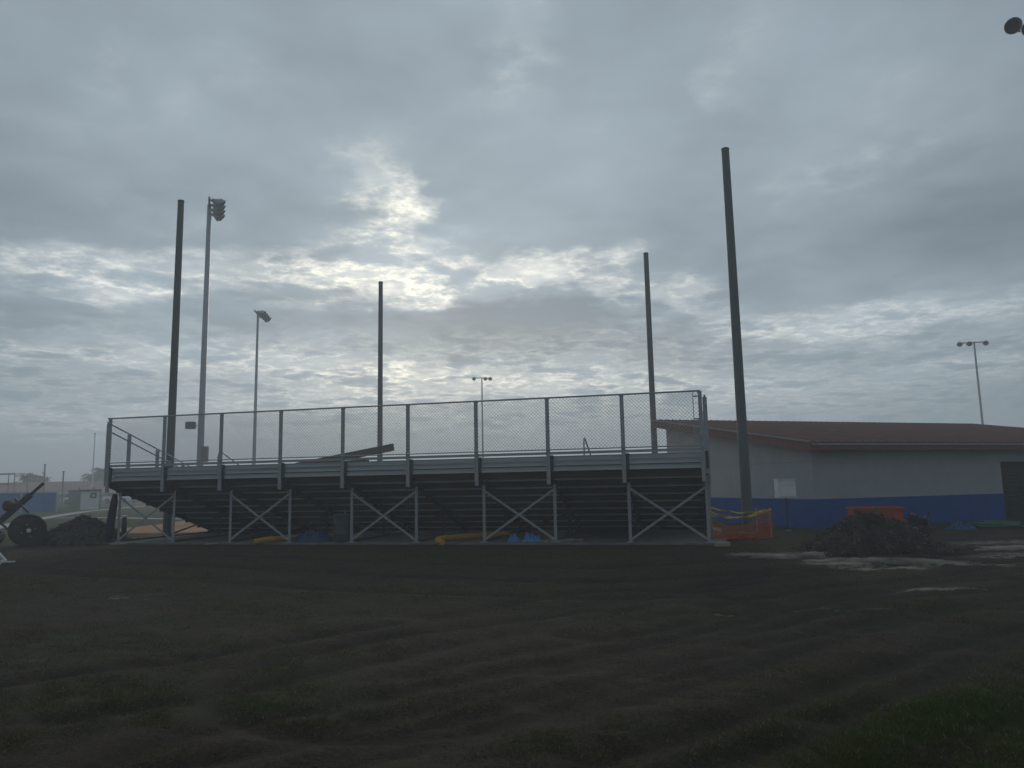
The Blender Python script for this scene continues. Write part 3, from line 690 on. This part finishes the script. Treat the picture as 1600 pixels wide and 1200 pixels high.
# ------------------------------------------------------------------ soil heaps
def heap(name, label, cx, cy, rx, ry, h, m, mc, seed, nclod=2600, sk=0.0, peaks=()):
    r_ = np.random.default_rng(seed); t = thing(name, label, 'soil pile', (cx, cy, float(gz(cx, cy))-.02))
    n, k = 96, 40
    def hz(u, v):
        rr = np.hypot(u, v); b0 = np.clip(1-rr**1.55, 0, 1)**.9
        z = h*b0*(.80+.45*fbm(u*2.2+seed, v*2.2+3, 4, seed))
        for px, py, pr, ph in peaks: z = z+ph*np.exp(-((u-px)**2+(v-py)**2)/pr**2)*np.clip(1.2-rr, 0, 1)
        z = z + np.where(b0 > 0, (fbm(u*12, v*12, 3, seed+1)-.5)*.13*h*np.clip(b0*4, 0, 1), 0); return z
    vs, fs = [], []
    for i in range(k+1):
        rad = i/k
        for j in range(n):
            a = 2*math.pi*j/n; wob = 1+.13*math.sin(3*a+seed)+.09*math.sin(5*a+2*seed)+.05*math.sin(11*a)
            u, v = rad*math.cos(a), rad*math.sin(a); z = float(hz(np.array(u), np.array(v))) if i < k else -.03
            vs.append((u*rx*wob + sk*z, v*ry*wob, z))
    for i in range(k):
        for j in range(n): fs.append((i*n+j, (i+1)*n+j, (i+1)*n+(j+1) % n, i*n+(j+1) % n))
    b_ = MB(); b_.add(vs, fs); b_.build('mound', m, t, False)
    b_ = MB()
    for q in range(nclod):
        rad = r_.random()**.6*1.12; a = r_.random()*6.283; u, v = rad*math.cos(a), rad*math.sin(a)
        wob = 1+.13*math.sin(3*a+seed)+.09*math.sin(5*a+2*seed)+.05*math.sin(11*a)
        z = float(hz(np.array(u), np.array(v))) if rad < 1 else .02
        s = .012+.05*r_.random()**3; p = Vector((u*rx*wob+sk*z, v*ry*wob, z+s*.2))
        d = [Vector(r_.normal(size=3)).normalized()*s*(.6+.8*r_.random()) for _ in range(4)]
        if r_.random() < .4: d[0] *= 2.6       # roots and torn turf
        b_.add([p+x for x in d], [(0,1,2), (0,2,3), (0,3,1), (1,3,2)])
    tag(b_.build('clods', mc, t), kind='stuff')
heap('soil_pile', 'dark mulchy heap of dug soil on pale sand beside the netting', 7.35, 15.75, 1.42, .95, .60, soil, clodm, 3, 4200, .1, [(-.12, 0, .4, .16), (.2, .1, .25, .06), (-.45, 0, .2, .05)])
heap('soil_pile', 'brown heap of dug soil between the cable reel and the bleachers', -12.7, 22.1, 1.30, .9, .62, soil2, clod2, 5, 3000, 0, [(-.05, .1, .3, .16), (.45, .2, .3, .10), (.25, -.3, .3, .08)])
def spill(cx, cy, rx, ry, h, seed):
    """low tongues of pale sand washed out from under the heap"""
    n, k = 60, 10; vs, fs = [], []
    for i in range(k+1):
        rad = i/k
        for j in range(n):
            a = 2*math.pi*j/n; wob = 1+.28*math.sin(2*a+seed)+.16*math.sin(5*a+seed*2)+.10*math.sin(9*a)+.06*math.sin(17*a+seed)
            x, y = cx+rad*rx*wob*math.cos(a), cy+rad*ry*wob*math.sin(a)
            z = float(gz(x, y)) + (h*(1-rad**2)*(1.6*float(fbm(np.array(x*4.), np.array(y*7.), 4, seed))-.45) if i < k else 0) + (.012*(1-rad) if i < k else -.04)
            vs.append((x, y, z))
    for i in range(k):
        for j in range(n): fs.append((i*n+j, (i+1)*n+j, (i+1)*n+(j+1) % n, i*n+(j+1) % n))
    b_ = MB(); b_.add(vs, fs); tag(b_.build('sand', sandm, None, True), 'low tongue of pale washed out sand at the foot of the dark soil heap', 'sand', kind='stuff')
spill(5.75, 15.1, .9, .28, .07, 1); spill(6.5, 14.25, .85, .26, .07, 2); spill(7.25, 14.0, .7, .2, .07, 3); spill(10.6, 15.6, 1.5, .3, .04, 4)

# ------------------------------------------------------------------ orange steel box, small engine, hoses by the wall
ob = thing('orange_bin', 'orange steel bin standing behind the dark soil heap', 'bin', (9.78, 20.4, .15), R(-8))
b_ = MB(); b_.box(-.60, .60, -.35, .35, .08, .66); b_.build('body', orangep, ob, bevel=.015)
b_ = MB(); b_.box(-.64, .64, -.39, -.352, .62, .68); b_.box(-.64, .64, .352, .39, .62, .68); b_.box(-.64, -.602, -.352, .352, .62, .68); b_.box(.602, .64, -.352, .352, .62, .68); b_.build('rim', orangep, ob)
for x in (-.5, .5): b_ = MB(); b_.box(x-.08, x+.08, -.33, .33, 0, .08); b_.build('skid', dsteel, ob)
for x in (-.35, 0, .35): b_ = MB(); b_.box(x-.02, x+.02, -.375, -.352, .1, .598); b_.build('stiffener', orangep, ob)
mg = thing('engine_cart', 'small black and red engine cart with wheels parked by the orange bin', 'machine', (10.62, 20.0, .15), R(-15))
for x, y, r_ in ((-.10, -.26, .13), (-.10, .26, .13), (.22, -.24, .10), (.22, .24, .10)):
    m_ = Matrix.Translation((x, y, r_)) @ Matrix.Rotation(R(90), 4, 'X')
    b_ = MB(); b_.lathe([(r_*.55, -.05), (r_*.92, -.05), (r_, -.03), (r_, .03), (r_*.92, .05), (r_*.55, .05)], 18, m_); wl_ = b_.build('wheel', black, mg)
    b_ = MB(); b_.lathe([(r_*.56, -.04), (r_*.5, -.052), (.03, -.03), (.03, .03), (r_*.5, .052), (r_*.56, .04)], 14, m_); b_.build('rim', metal, wl_)
    b_ = MB(); b_.bar((x, y*.3, r_), (x, y*.85, r_), .03, .03); b_.build('axle', dsteel, mg)
b_ = MB(); b_.box(-.34, .34, -.17, .17, .14, .19); b_.build('frame', redp, mg)
b_ = MB(); b_.box(-.42, -.20, -.20, .20, .19, .34); b_.build('hood', redp, mg, bevel=.03)
b_ = MB(); b_.box(-.16, .14, -.14, .14, .19, .40); b_.build('engine', black, mg, bevel=.02)
b_ = MB(); b_.box(-.14, .10, -.13, .13, .405, .50); b_.build('fuel_tank', dsteel, mg, bevel=.035)
b_ = MB(); b_.lathe([(.07, 0), (.085, .04), (.085, .16), (.05, .2)], 12, Matrix.Translation((.22, -.05, .19))); b_.build('air_filter', black, mg)
b_ = MB(); b_.tube([(.16, .10, .30), (.26, .12, .34), (.28, .12, .44)], .03, 8); b_.build('exhaust', metal, mg)
b_ = MB(); b_.tube([(.30, -.15, .18), (.40, -.15, .50), (.36, 0, .54), (.40, .15, .50), (.30, .15, .18)], .014, 6); b_.build('handle', dsteel, mg)
b_ = MB(); b_.lathe([(.03, 0), (.03, .03)], 8, Matrix.Translation((-.05, 0, .50))); b_.build('fuel_cap', metal, mg)
hc = MB()
def coil(m_, cx, cy, r0, turns, tr, sq, seed):
    rr = random.Random(seed); pts = []; n = int(turns*28)
    for i in range(n+1):
        a = i/28*2*math.pi; r = r0*(1-.12*(i/n))+.05*math.sin(a*.5+seed)+.03*math.sin(a*1.3)
        pts.append((cx+r*math.cos(a)*(1+.06*math.sin(i*.07)), cy+sq*r*math.sin(a), tr+.012+.10*(i/n)+.03*abs(math.sin(a*.7+seed))))
    pts += [(cx+r0*1.15, cy-.25, tr), (cx+r0*1.5, cy-.3, tr)]
    m_.tube(pts, tr, 8)
coil(hc, 0, 0, .60, 4.3, .032, .62, 2); o = hc.build('hose_coil', greenh, None, True); o.location = (13.35, 20.95, .15); tag(o, 'green hose lying in a loose coil by the dark doorway', 'hose')
def crumple(name, label, cat, loc, rx, ry, h, m, seed, k=26, group=None):
    vs, fs = [], []; n = 40
    for i in range(k+1):
        rad = i/k
        for j in range(n):
            a = 2*math.pi*j/n; wob = 1+.18*math.sin(2*a+seed)+.13*math.sin(5*a+seed*3)
            u, v = rad*math.cos(a), rad*math.sin(a)
            z = (1-rad**2.2)*h*(.35+1.3*abs(float(fbm(np.array(u*2.6+seed), np.array(v*2.6), 3, seed))-.5)*2.2+.3*float(vnoise(np.array(u*6.), np.array(v*6.), seed))) + .004
            vs.append((u*rx*wob, v*ry*wob, z))
    for i in range(k):
        for j in range(n): fs.append((i*n+j, (i+1)*n+j, (i+1)*n+(j+1) % n, i*n+(j+1) % n))
    fs.append(tuple(k*n+j for j in range(n)))
    b_ = MB(); b_.add(vs, fs); o = b_.build(name, m); o.location = loc; tag(o, label, cat, group); return o
crumple('tarp', 'dark blue crumpled tarp on the ground beside the green hose coil', 'tarp', (12.35, 20.9, .15), .42, .25, .2, bluet, 4)

# ------------------------------------------------------------------ odds and ends under the stand
def onpad(u, v):
    p = bl(u, v)
    if v < .3: p.z = .15
    return p
dr = thing('trash_drum', 'blue grey plastic drum standing under the bleachers', 'drum', onpad(7.02, .58), R(20))
b_ = MB(); b_.lathe([(.235, 0), (.245, .02), (.25, .20), (.258, .22), (.25, .24), (.255, .46), (.263, .48), (.255, .50), (.25, .68), (.262, .70), (.262, .73), (.22, .735), (.215, .2)], 26); b_.build('body', drumm, dr, True)
b_ = MB(); b_.tube([(.05, -.1, .4), (.06, -.12, .78), (.09, -.13, .83)], .018, 6); b_.build('bag_edge', greym, dr)
b_ = MB(); b_.lathe([(.268, .69), (.274, .70), (.274, .72), (.268, .73)], 26); b_.build('rim', drumm, dr)
def corrugated(name, label, pts, r, m):
    C = []; P_ = [np.array(p, float) for p in pts]; P_ = [2*P_[0]-P_[1]]+P_+[2*P_[-1]-P_[-2]]
    for i in range(1, len(P_)-2):
        for t in np.linspace(0, 1, 24, endpoint=False):
            a, b1, c1, d1 = P_[i-1:i+3]; C.append(tuple(.5*(2*b1+(c1-a)*t+(2*a-5*b1+4*c1-d1)*t*t+(3*b1-a-3*c1+d1)*t**3)))
    b_ = MB(); b_.tube(C, [r*(1 if i % 3 else .9) for i in range(len(C))], 14); o = b_.build(name, m, None, False); tag(o, label, 'pipe'); return o
p = onpad
U = lambda u, v, z=.085: p(u, v)+Vector((0, 0, z))
corrugated('drain_pipe', 'yellow corrugated pipe under the bleachers running behind the blue tarp', [U(4.72, .06), U(4.98, .33), U(5.35, .9, .09), U(5.9, 1.3, .09), U(7.2, 1.5, .09)], .075, yellow)
corrugated('drain_pipe', 'yellow corrugated pipe with a bent end under the middle of the bleachers', [U(10.12, -.18), U(9.98, .0), U(9.84, .32), U(10.0, .8, .09), U(10.5, 1.5, .09), U(11.2, 2.3, .09)], .075, yellow)
crumple('tarp', 'dark blue tarp heaped under the bleachers beside the plastic drum', 'tarp', onpad(6.1, .72), .60, .36, .24, bluet, 2)
crumple('tarp', 'smaller light blue plastic sheet crumpled under the bleachers, away from the short boards', 'tarp', onpad(11.75, .55), .16, .12, .2, lblue, 6, 16, 'light blue plastic sheets')
crumple('tarp', 'larger light blue plastic sheet crumpled under the bleachers next to short boards', 'tarp', onpad(12.2, .62), .22, .14, .2, lblue, 7, 16, 'light blue plastic sheets')
for k, (u, v, L, a_) in enumerate(((12.55, .45, 1.0, 40), (12.62, .36, .9, 46), (12.75, .3, 1.05, 38), (12.4, .6, .8, 52))):
    b_ = MB(); b_.box(0, L, -.045, .045, 0, .038); o = b_.build('lumber', lwood if k % 2 else greym, None, bevel=.003)
    q = onpad(u, v); o.location = (q.x, q.y, q.z+.002+.0*k); o.rotation_euler = (0, 0, R(a_)); tag(o, 'short board lying askew under the bleachers beside light blue plastic', 'lumber', 'short boards under the bleachers')
b_ = MB(); b_.box(-.17, .17, -.13, .13, 0, .085); o = b_.build('timber_block', lwood, None, bevel=.006); q = onpad(LEN+.32, -.10); o.location = q; o.rotation_euler = (0, 0, -A+.05); tag(o, 'pale timber block on the concrete at the netting end of the bleachers', 'timber')
b_ = MB(); b_.box(0, 1.9, -.05, .05, 0, .04); o = b_.build('lumber', lwood, None, bevel=.004); o.location = onpad(.15, .05); o.rotation_euler = (0, 0, R(12)); tag(o, 'long pale board lying on the concrete under the open end of the bleachers', 'lumber')
b_ = MB(); b_.tube([(0, 0, .02), (.35, .18, .03), (.8, .3, .02)], .02, 6); o = b_.build('broken_stake', lwood); o.location = onpad(3.25, .0); tag(o, 'short broken stake lying at the edge of the concrete pad', 'stake')
# rolled tarp and bollard at the open end
rt = MB(); rt.tube([(0, 0, 0), (.02, .0, .25), (.05, .01, .7), (.10, .02, 1.15), (.12, .02, 1.38)], [.10, .12, .115, .10, .07], 12); o = rt.build('rolled_tarp', navy, None, True); o.location = onpad(-.12, .42)+Vector((-.12, 0, 0)); tag(o, 'dark navy rolled tarp stood upright against the end leg of the bleachers', 'tarp')
bo = thing('bollard', 'dark pipe bollard with a white band near the open end of the bleachers', 'bollard', (-11.92, 22.95, .15))
b_ = MB(); b_.lathe([(.075, -.05), (.075, .70), (.07, .705)], 14); b_.build('pipe', dsteel, bo, True)
b_ = MB(); b_.lathe([(.08, .70), (.08, .74), (.05, .76)], 14); b_.build('cap', white, bo)

# ------------------------------------------------------------------ things beyond the open end
cr = thing('cable_reel', 'large dark wooden cable reel standing on its rims', 'cable reel', (-13.9, 21.45, .15), R(38))
RR = .445
for y0, nm_ in ((-.36, 'front'), (.30, 'back')):
    m_ = Matrix.Translation((0, y0, RR)) @ Matrix.Rotation(R(-90), 4, 'X')
    b_ = MB(); b_.lathe([(RR-.01, 0), (RR, .01), (RR, .05), (RR-.01, .06)], 36, m_); fl_ = b_.build('flange', dwood, cr)
    for k in range(-3, 4):
        xx = k*.125; hh = math.sqrt(max((RR-.02)**2-(abs(xx)+.056)**2, .01)); b_ = MB(); yy = y0-.014 if y0 < 0 else y0+.062
        b_.box(xx-.057, xx+.057, yy, yy+.012, RR-hh, RR+hh); b_.build('plank', dwood, fl_)
    for a_ in range(4):
        b_ = MB(); b_.lathe([(.022, 0), (.02, .02)], 8, Matrix.Translation((.17*math.cos(a_*1.571+.3), y0-.016, RR+.17*math.sin(a_*1.571+.3))) @ Matrix.Rotation(R(90), 4, 'X')); b_.build('bolt', metal, fl_)
    b_ = MB(); b_.lathe([(.06, 0), (.05, .025)], 14, Matrix.Translation((0, y0-.016, RR)) @ Matrix.Rotation(R(90), 4, 'X')); b_.build('hub', offw if y0 < 0 else dsteel, fl_)
m_ = Matrix.Translation((0, -.30, RR)) @ Matrix.Rotation(R(-90), 4, 'X'); b_ = MB(); b_.lathe([(.23, 0), (.23, .6)], 28, m_); b_.build('drum', dwood, cr, True)
# slanted boom with cross struts (its machine stands farther off to the side)
bm_ = thing('machine_boom', 'dark slanted boom with short cross struts rising behind the cable reel', 'boom', (-15.9, 22.6, .15), 0)
q0, q1 = Vector((0, 0, .28)), Vector((1.72, -.1, 1.78))
b_ = MB(); b_.bar(q0, q0.lerp(q1, .78), .12, .14); b_.bar(q0.lerp(q1, .70), q1, .06, .07); b_.build('boom', dsteel, bm_)
q = q0.lerp(q1, .60); b_ = MB(); b_.bar(q+Vector((-.12, -.08, .14)), q+Vector((.32, -.08, -.26)), .05, .06); b_.build('strut', dsteel, bm_)
q = q0.lerp(q1, .28); b_ = MB(); b_.bar(q+Vector((-.18, -.08, .1)), q+Vector((.30, -.08, -.30)), .05, .06); b_.build('strut', dsteel, bm_)
q = q0.lerp(q1, .47)+Vector((-.10, 0, .14)); b_ = MB(); b_.lathe([(.10, -.16), (.16, -.12), (.16, .12), (.10, .16)], 14, Matrix.Translation(q) @ Matrix.Rotation(R(90), 4, 'X')); b_.build('winch_drum', mat('rust', (.14, .06, .035), (.08, .035, .022), .8), bm_)
b_ = MB(); b_.box(-.75, .35, -.35, .35, .10, .30); b_.build('chassis', dsteel, bm_, bevel=.02)
for x in (-.5, .15):
    for y in (-.36, .36):
        b_ = MB(); b_.lathe([(.08, -.06), (.17, -.06), (.19, -.03), (.19, .03), (.17, .06), (.08, .06)], 16, Matrix.Translation((x, y, .19)) @ Matrix.Rotation(R(90), 4, 'X')); b_.build('wheel', black, bm_)
# white folding frame
wf = thing('folding_sign', 'white folding frame with grey panels standing on the grass by the cable reel', 'sign', (-11.62, 16.45, float(gz(-11.5, 16.45))), R(4))
for s_ in (1, -1):
    pf = lambda x, f: (s_*.42*(1-f)+x*0, x, .5*f+.02)
    g_ = [Vector((s_*.52*(1-f), y, .03+.56*f)) for f in (0, 1) for y in (-.02, -.55)]
    b_ = MB(); b_.bar(g_[0], g_[2], .05, .05); b_.bar(g_[1], g_[3], .05, .05); b_.bar(g_[0], g_[1], .05, .05); b_.bar(g_[2], g_[3], .045, .045); b_.build('frame', white, wf)
    b_ = MB(); b_.add([g_[0]+Vector((-s_*.012, -.03, .0)), g_[1]+Vector((-s_*.012, .03, 0)), g_[3]+Vector((-s_*.012, .03, 0)), g_[2]+Vector((-s_*.012, -.03, 0)), g_[0]+Vector((-s_*.028, -.03, 0)), g_[1]+Vector((-s_*.028, .03, 0)), g_[3]+Vector((-s_*.028, .03, 0)), g_[2]+Vector((-s_*.028, -.03, 0))], [(0,1,2,3),(7,6,5,4),(0,4,5,1),(1,5,6,2),(2,6,7,3),(3,7,4,0)]); b_.build('panel', greym, wf)
b_ = MB(); b_.box(.40, .72, -.06, .0, 0, .03); b_.build('foot', white, wf)
b_ = MB(); b_.box(.40, .72, -.57, -.51, 0, .03); b_.build('foot', white, wf)

# blue fence with wind screen
bf = thing('windscreen_fence', 'bright blue windscreen fence across the far grass', 'fence', (-35.4, 57.9, .15))
e0, e1 = Vector((0, 0, 0)), Vector((-7.5, -9.5, 0)); nb = 5
for k in range(nb+1):
    q = e0.lerp(e1, k/nb); b_ = MB(); b_.tube([q, q+Vector((0, 0, 1.56))], .04, 8); b_.build('post', galv, bf)
    if k < nb:
        q2 = e0.lerp(e1, (k+1)/nb); d_ = (q2-q).normalized(); nrm = Vector((d_.y, -d_.x, 0)); q_a, q_b = q+d_*.05, q2-d_*.05; vs, fs = [], []
        for i in range(13):
            f = i/12
            for z in (.06, 1.50):
                pz = q_a.lerp(q_b, f)+nrm*(.05+.04*math.sin(i*1.9+k)*(1.6-z)); vs.append((pz.x, pz.y, z)); 
        for i in range(12): fs.append((i*2, i*2+2, i*2+3, i*2+1))
        b_ = MB(); b_.add(vs, fs); o = b_.build('screen', mat('blue_screen', (.04, .17, .46), (.03, .13, .36), .8, 0, 1.5), bf); so = o.modifiers.new('thick', 'SOLIDIFY'); so.thickness = .01
b_ = MB(); b_.tube([e0+Vector((0, 0, 1.56)), e1+Vector((0, 0, 1.56))], .035, 8); b_.build('top_rail', galv, bf)
# pipe frame of a dugout behind it
df = thing('pipe_frame', 'bare grey pipe frame rising behind the blue windscreen fence', 'frame', (-38.2, 58.6, .15), R(0))
for x in (0, -1.05, -2.6, -4.2):
    for y in (0, 1.6): 
        b_ = MB(); b_.tube([(x, y, 0), (x, y, 2.85 if x > -.5 else 3.05)], .035, 8); b_.build('upright', galv, df)
for y in (0, 1.6):
    b_ = MB(); b_.tube([(0, y, 2.85), (-1.05, y, 2.85)], .032, 8); b_.tube([(-1.05, y, 3.05), (-4.2, y, 3.05)], .032, 8); b_.build('rail', galv, df)
    b_ = MB(); b_.tube([(-1.05, y, 2.25), (-4.2, y, 2.25)], .028, 8); b_.build('rail', galv, df)
b_ = MB(); b_.tube([(0, 0, 2.8), (-1.05, 0, 2.3)], .022, 6); b_.build('stay', galv, df)
# ticket hut
hu = thing('ticket_hut', 'little white hut with a dark roof and one small square window', 'hut', (-36.8, 65.0, .15), R(28))
b_ = MB(); b_.box(-.72, .72, -.72, .72, 0, 1.58); b_.build('wall', white, hu)
b_ = MB(); b_.box(-.84, .84, -.86, .86, 1.583, 1.72); b_.build('roof', dsteel, hu, bevel=.02)
b_ = MB(); b_.box(-.02, .46, -.745, -.722, .98, 1.42); wn_ = b_.build('window', glassm, hu)
for a_, b1, c1, d1 in ((-.02, .46, .98, 1.01), (-.02, .46, 1.39, 1.42)): b_ = MB(); b_.box(a_, b1, -.76, -.746, c1, d1); b_.build('frame', dsteel, wn_)
b_ = MB(); b_.box(.12, .32, -.757, -.746, 1.10, 1.30); b_.build('notice', white, wn_); b_ = MB(); b_.box(.19, .25, -.764, -.758, 1.16, 1.24); b_.build('notice_mark', dsteel, wn_)
b_ = MB(); b_.box(.70, .78, -.78, -.722, 0, 1.58); b_.build('corner_post', dsteel, hu)
# grey equipment shed behind
gs_ = thing('equipment_shed', 'grey flat topped shed with two roof vents behind the white hut', 'shed', (-43.4, 75.6, .15), R(22))
b_ = MB(); b_.box(-1.3, 1.3, -.9, .9, 0, 1.66); b_.build('wall', mat('far_grey', (.20, .22, .22), (.15, .165, .165), .8), gs_)
b_ = MB(); b_.box(-1.38, 1.38, -1, 1, 1.663, 1.76); b_.build('roof', greym, gs_)
for x in (-.5, .75): b_ = MB(); b_.box(x-.12, x+.12, -.15, .1, 1.763, 1.98); b_.build('roof_vent', greym, gs_)
b_ = MB(); b_.box(-3.3, -1.3, -.92, -.85, 1.40, 1.47); b_.build('white_beam', white, gs_)
b_ = MB(); b_.box(-3.3, -3.22, -.92, -.85, 0, 1.39); b_.build('beam_post', white, gs_)
# flagpole and utility poles
def slim(name, label, cat, x, y, H, r0, r1, m, arm=False):
    t = thing(name, label, cat, (x, y, .15)); b_ = MB(); b_.lathe([(r0, -.05), (r0, .05), (r1, H)], 10); b_.build('shaft', m, t, True)
    if arm: b_ = MB(); b_.box(-.7, .7, -.05, .05, H-.4, H-.28); b_.build('cross_arm', m, t)
    b_ = MB(); b_.lathe([(r1*1.2, H), (r1*2, H+.06), (r1*.8, H+.13)], 10); b_.build('cap', m, t)
slim('flagpole', 'thin pale flagpole with no flag behind the white hut', 'flagpole', -45.2, 80, 7.7, .09, .05, white)
slim('utility_pole', 'thin dark pole above the far red roof in front of a round tree', 'pole', -63.0, 100, 5.2, .14, .09, barkm)
slim('utility_pole', 'shorter thin dark pole between the blue fence and the grey shed', 'pole', -54.4, 90, 3.95, .10, .08, barkm)
# far long building with red roof
fb_ = thing('school_building', 'long low far building with a dull red roof', 'building', (-72, 112, .15), R(4))
b_ = MB(); b_.box(-45, 25, 0, 14, 0, 1.35); b_.build('wall', brickw, fb_)
b_ = MB(); b_.prism([(-1.2, 1.28), (0, 1.28), (15.2, 1.28), (7, 3.25)], -46, 26, Matrix.Rotation(R(-90), 4, 'Z') @ Matrix.Scale(-1, 4, (1, 0, 0)) @ Matrix.Identity(4)); rr_ = b_.build('roof', mat('far_red_roof', (.24, .10, .085), (.18, .075, .065), .85, 0, .4), fb_)
b_ = MB(); b_.box(-46, 26, -1.25, -1.21, 1.18, 1.36); b_.build('fascia', greym, fb_)
for k in range(18):
    x = -44+k*3.8; b_ = MB(); b_.box(x, x+1.3, -.03, -.002, .35, 1.1); b_.build('window', glassm, fb_)
# cars
def car(x, y, rz, label, m):
    t = thing('parked_car', label, 'car', (x, y, .15), rz, None)
    b_ = MB(); b_.prism([(-2.1, .3), (2.1, .3), (2.15, .62), (1.95, .8), (1.0, .88), (-2.0, .9), (-2.15, .7)], -.85, .85); b_.build('body', m, t, bevel=.06)
    b_ = MB(); b_.prism([(-1.75, .9), (1.0, .88), (.35, 1.36), (-1.2, 1.4)], -.74, .74); c_ = b_.build('cabin', glassm, t, bevel=.04)
    b_ = MB(); b_.prism([(-1.25, 1.39), (.38, 1.35), (.3, 1.43), (-1.1, 1.46)], -.73, .73); b_.build('roof', m, c_)
    for wx_ in (-1.3, 1.3):
        for wy_ in (-.82, .82): b_ = MB(); b_.lathe([(.2, -.1), (.32, -.1), (.32, .1), (.2, .1)], 16, Matrix.Translation((wx_, wy_, .32)) @ Matrix.Rotation(R(90), 4, 'X')); b_.build('wheel', black, t)
car(-55.6, 96, R(8), 'white car parked between the white hut and the grey shed', white)
car(-51.0, 97, R(-12), 'white car parked on the bleacher side of the white hut', white)
# trees behind the far roof
def tree(x, y, H, cw, ch, label, name, palm=False, seed=1):
    r_ = np.random.default_rng(seed); t = thing(name, label, 'tree', (x, y, .15), 0)
    b_ = MB(); b_.tube([(0, 0, -.05), (.1, 0, H*.4), (.05, .1, H-ch*.4)], [.28, .2, .12], 8)
    for k in range(5):
        a = k*1.257; b_.tube([(.05, .05, H-ch*.7), (math.cos(a)*cw*.5, math.sin(a)*cw*.5, H-ch*.35)], [.09, .03], 5)
    b_.build('trunk', barkm, t)
    b_ = MB()
    if palm:
        for k in range(26):
            a = r_.random()*6.283; up = r_.uniform(.1, 1.1); L = cw*r_.uniform(.8, 1.1); prev = Vector((0, 0, H-ch*.3)); pts = [prev]
            for i in range(1, 6):
                f = i/5; pts.append(Vector((math.cos(a)*L*f, math.sin(a)*L*f, H-ch*.3+up*ch*f-1.3*ch*f*f*.7)))
            for p0, p1 in zip(pts, pts[1:]):
                for q in range(4):
                    p = p0.lerp(p1, q/4)
                    for sg in (1, -1):
                        tip = p+Vector((-math.sin(a)*sg*.28*cw, math.cos(a)*sg*.28*cw, -.25))+(p1-p0)*.5; b_.add([p, p+(p1-p0)*.22, tip], [(0, 1, 2)])
    else:
        cl = [(Vector(r_.normal(size=3)).normalized()*r_.uniform(.35, .95), r_.uniform(.25, .42)) for _ in range(26)]
        for q in range(1800):
            c_, rad = cl[r_.integers(len(cl))]; p = c_+Vector(r_.normal(size=3))*rad*.5
            p = Vector((p.x*cw, p.y*cw, H-ch*.5+p.z*ch*.5)); s = r_.uniform(.10, .26); d = [Vector(r_.normal(size=3))*s for _ in range(3)]
            b_.add([p+x for x in d], [(0, 1, 2)])
    b_.build('crown', palml if palm else leafm, t)
tree(-84.5, 132, 4.9, 2.6, 2.8, 'small round dark tree showing above the far red roof', 'round_tree', False, 3)
tree(-73.2, 130, 4.7, 2.1, 2.2, 'ragged palm above the far red roof beside the flagpole', 'palm_tree', True, 4)
tree(-69.6, 126, 5.6, 2.3, 2.6, 'fuller palm above the far red roof close to the bleachers', 'palm_tree', True, 5)
# far wooded edge of the fields
r_ = np.random.default_rng(8); b_ = MB()
for q in range(9000):
    x = r_.uniform(-60, 330); y = 230+r_.uniform(-6, 6); hh = 2.6+2.0*float(fbm(np.array(x*.06), np.array(1.0), 3, 2)); p = Vector((x, y, .15+hh*r_.random()**.8)); s = r_.uniform(.35, .9)
    b_.add([p+Vector(r_.normal(size=3))*s*.7 for _ in range(3)], [(0, 1, 2)])
tag(b_.build('far_woods', leafm), 'low dark line of trees along the far edge of the fields', 'trees', kind='stuff')

# ------------------------------------------------------------------ haze volume, added to stand in for veiling window glare
GLARE_HAZE = 0.0042
if GLARE_HAZE:
    b_ = MB(); b_.box(-2400, 2400, -2400, 2400, -1.2, 17.0)
    hm = bpy.data.materials.new('glare_haze'); hm.use_nodes = True; hn = hm.node_tree; hn.nodes.clear()
    pv = hn.nodes.new('ShaderNodeVolumePrincipled'); pv.inputs['Color'].default_value = (.86, .93, 1, 1); pv.inputs['Density'].default_value = GLARE_HAZE; pv.inputs['Anisotropy'].default_value = .35
    ho = hn.nodes.new('ShaderNodeOutputMaterial'); hn.links.new(pv.outputs[0], ho.inputs['Volume'])
    h_ = b_.build('glare_haze', hm); tag(h_, 'thin even haze added over the whole field, standing in for window glare', 'glare_haze', kind='stuff')
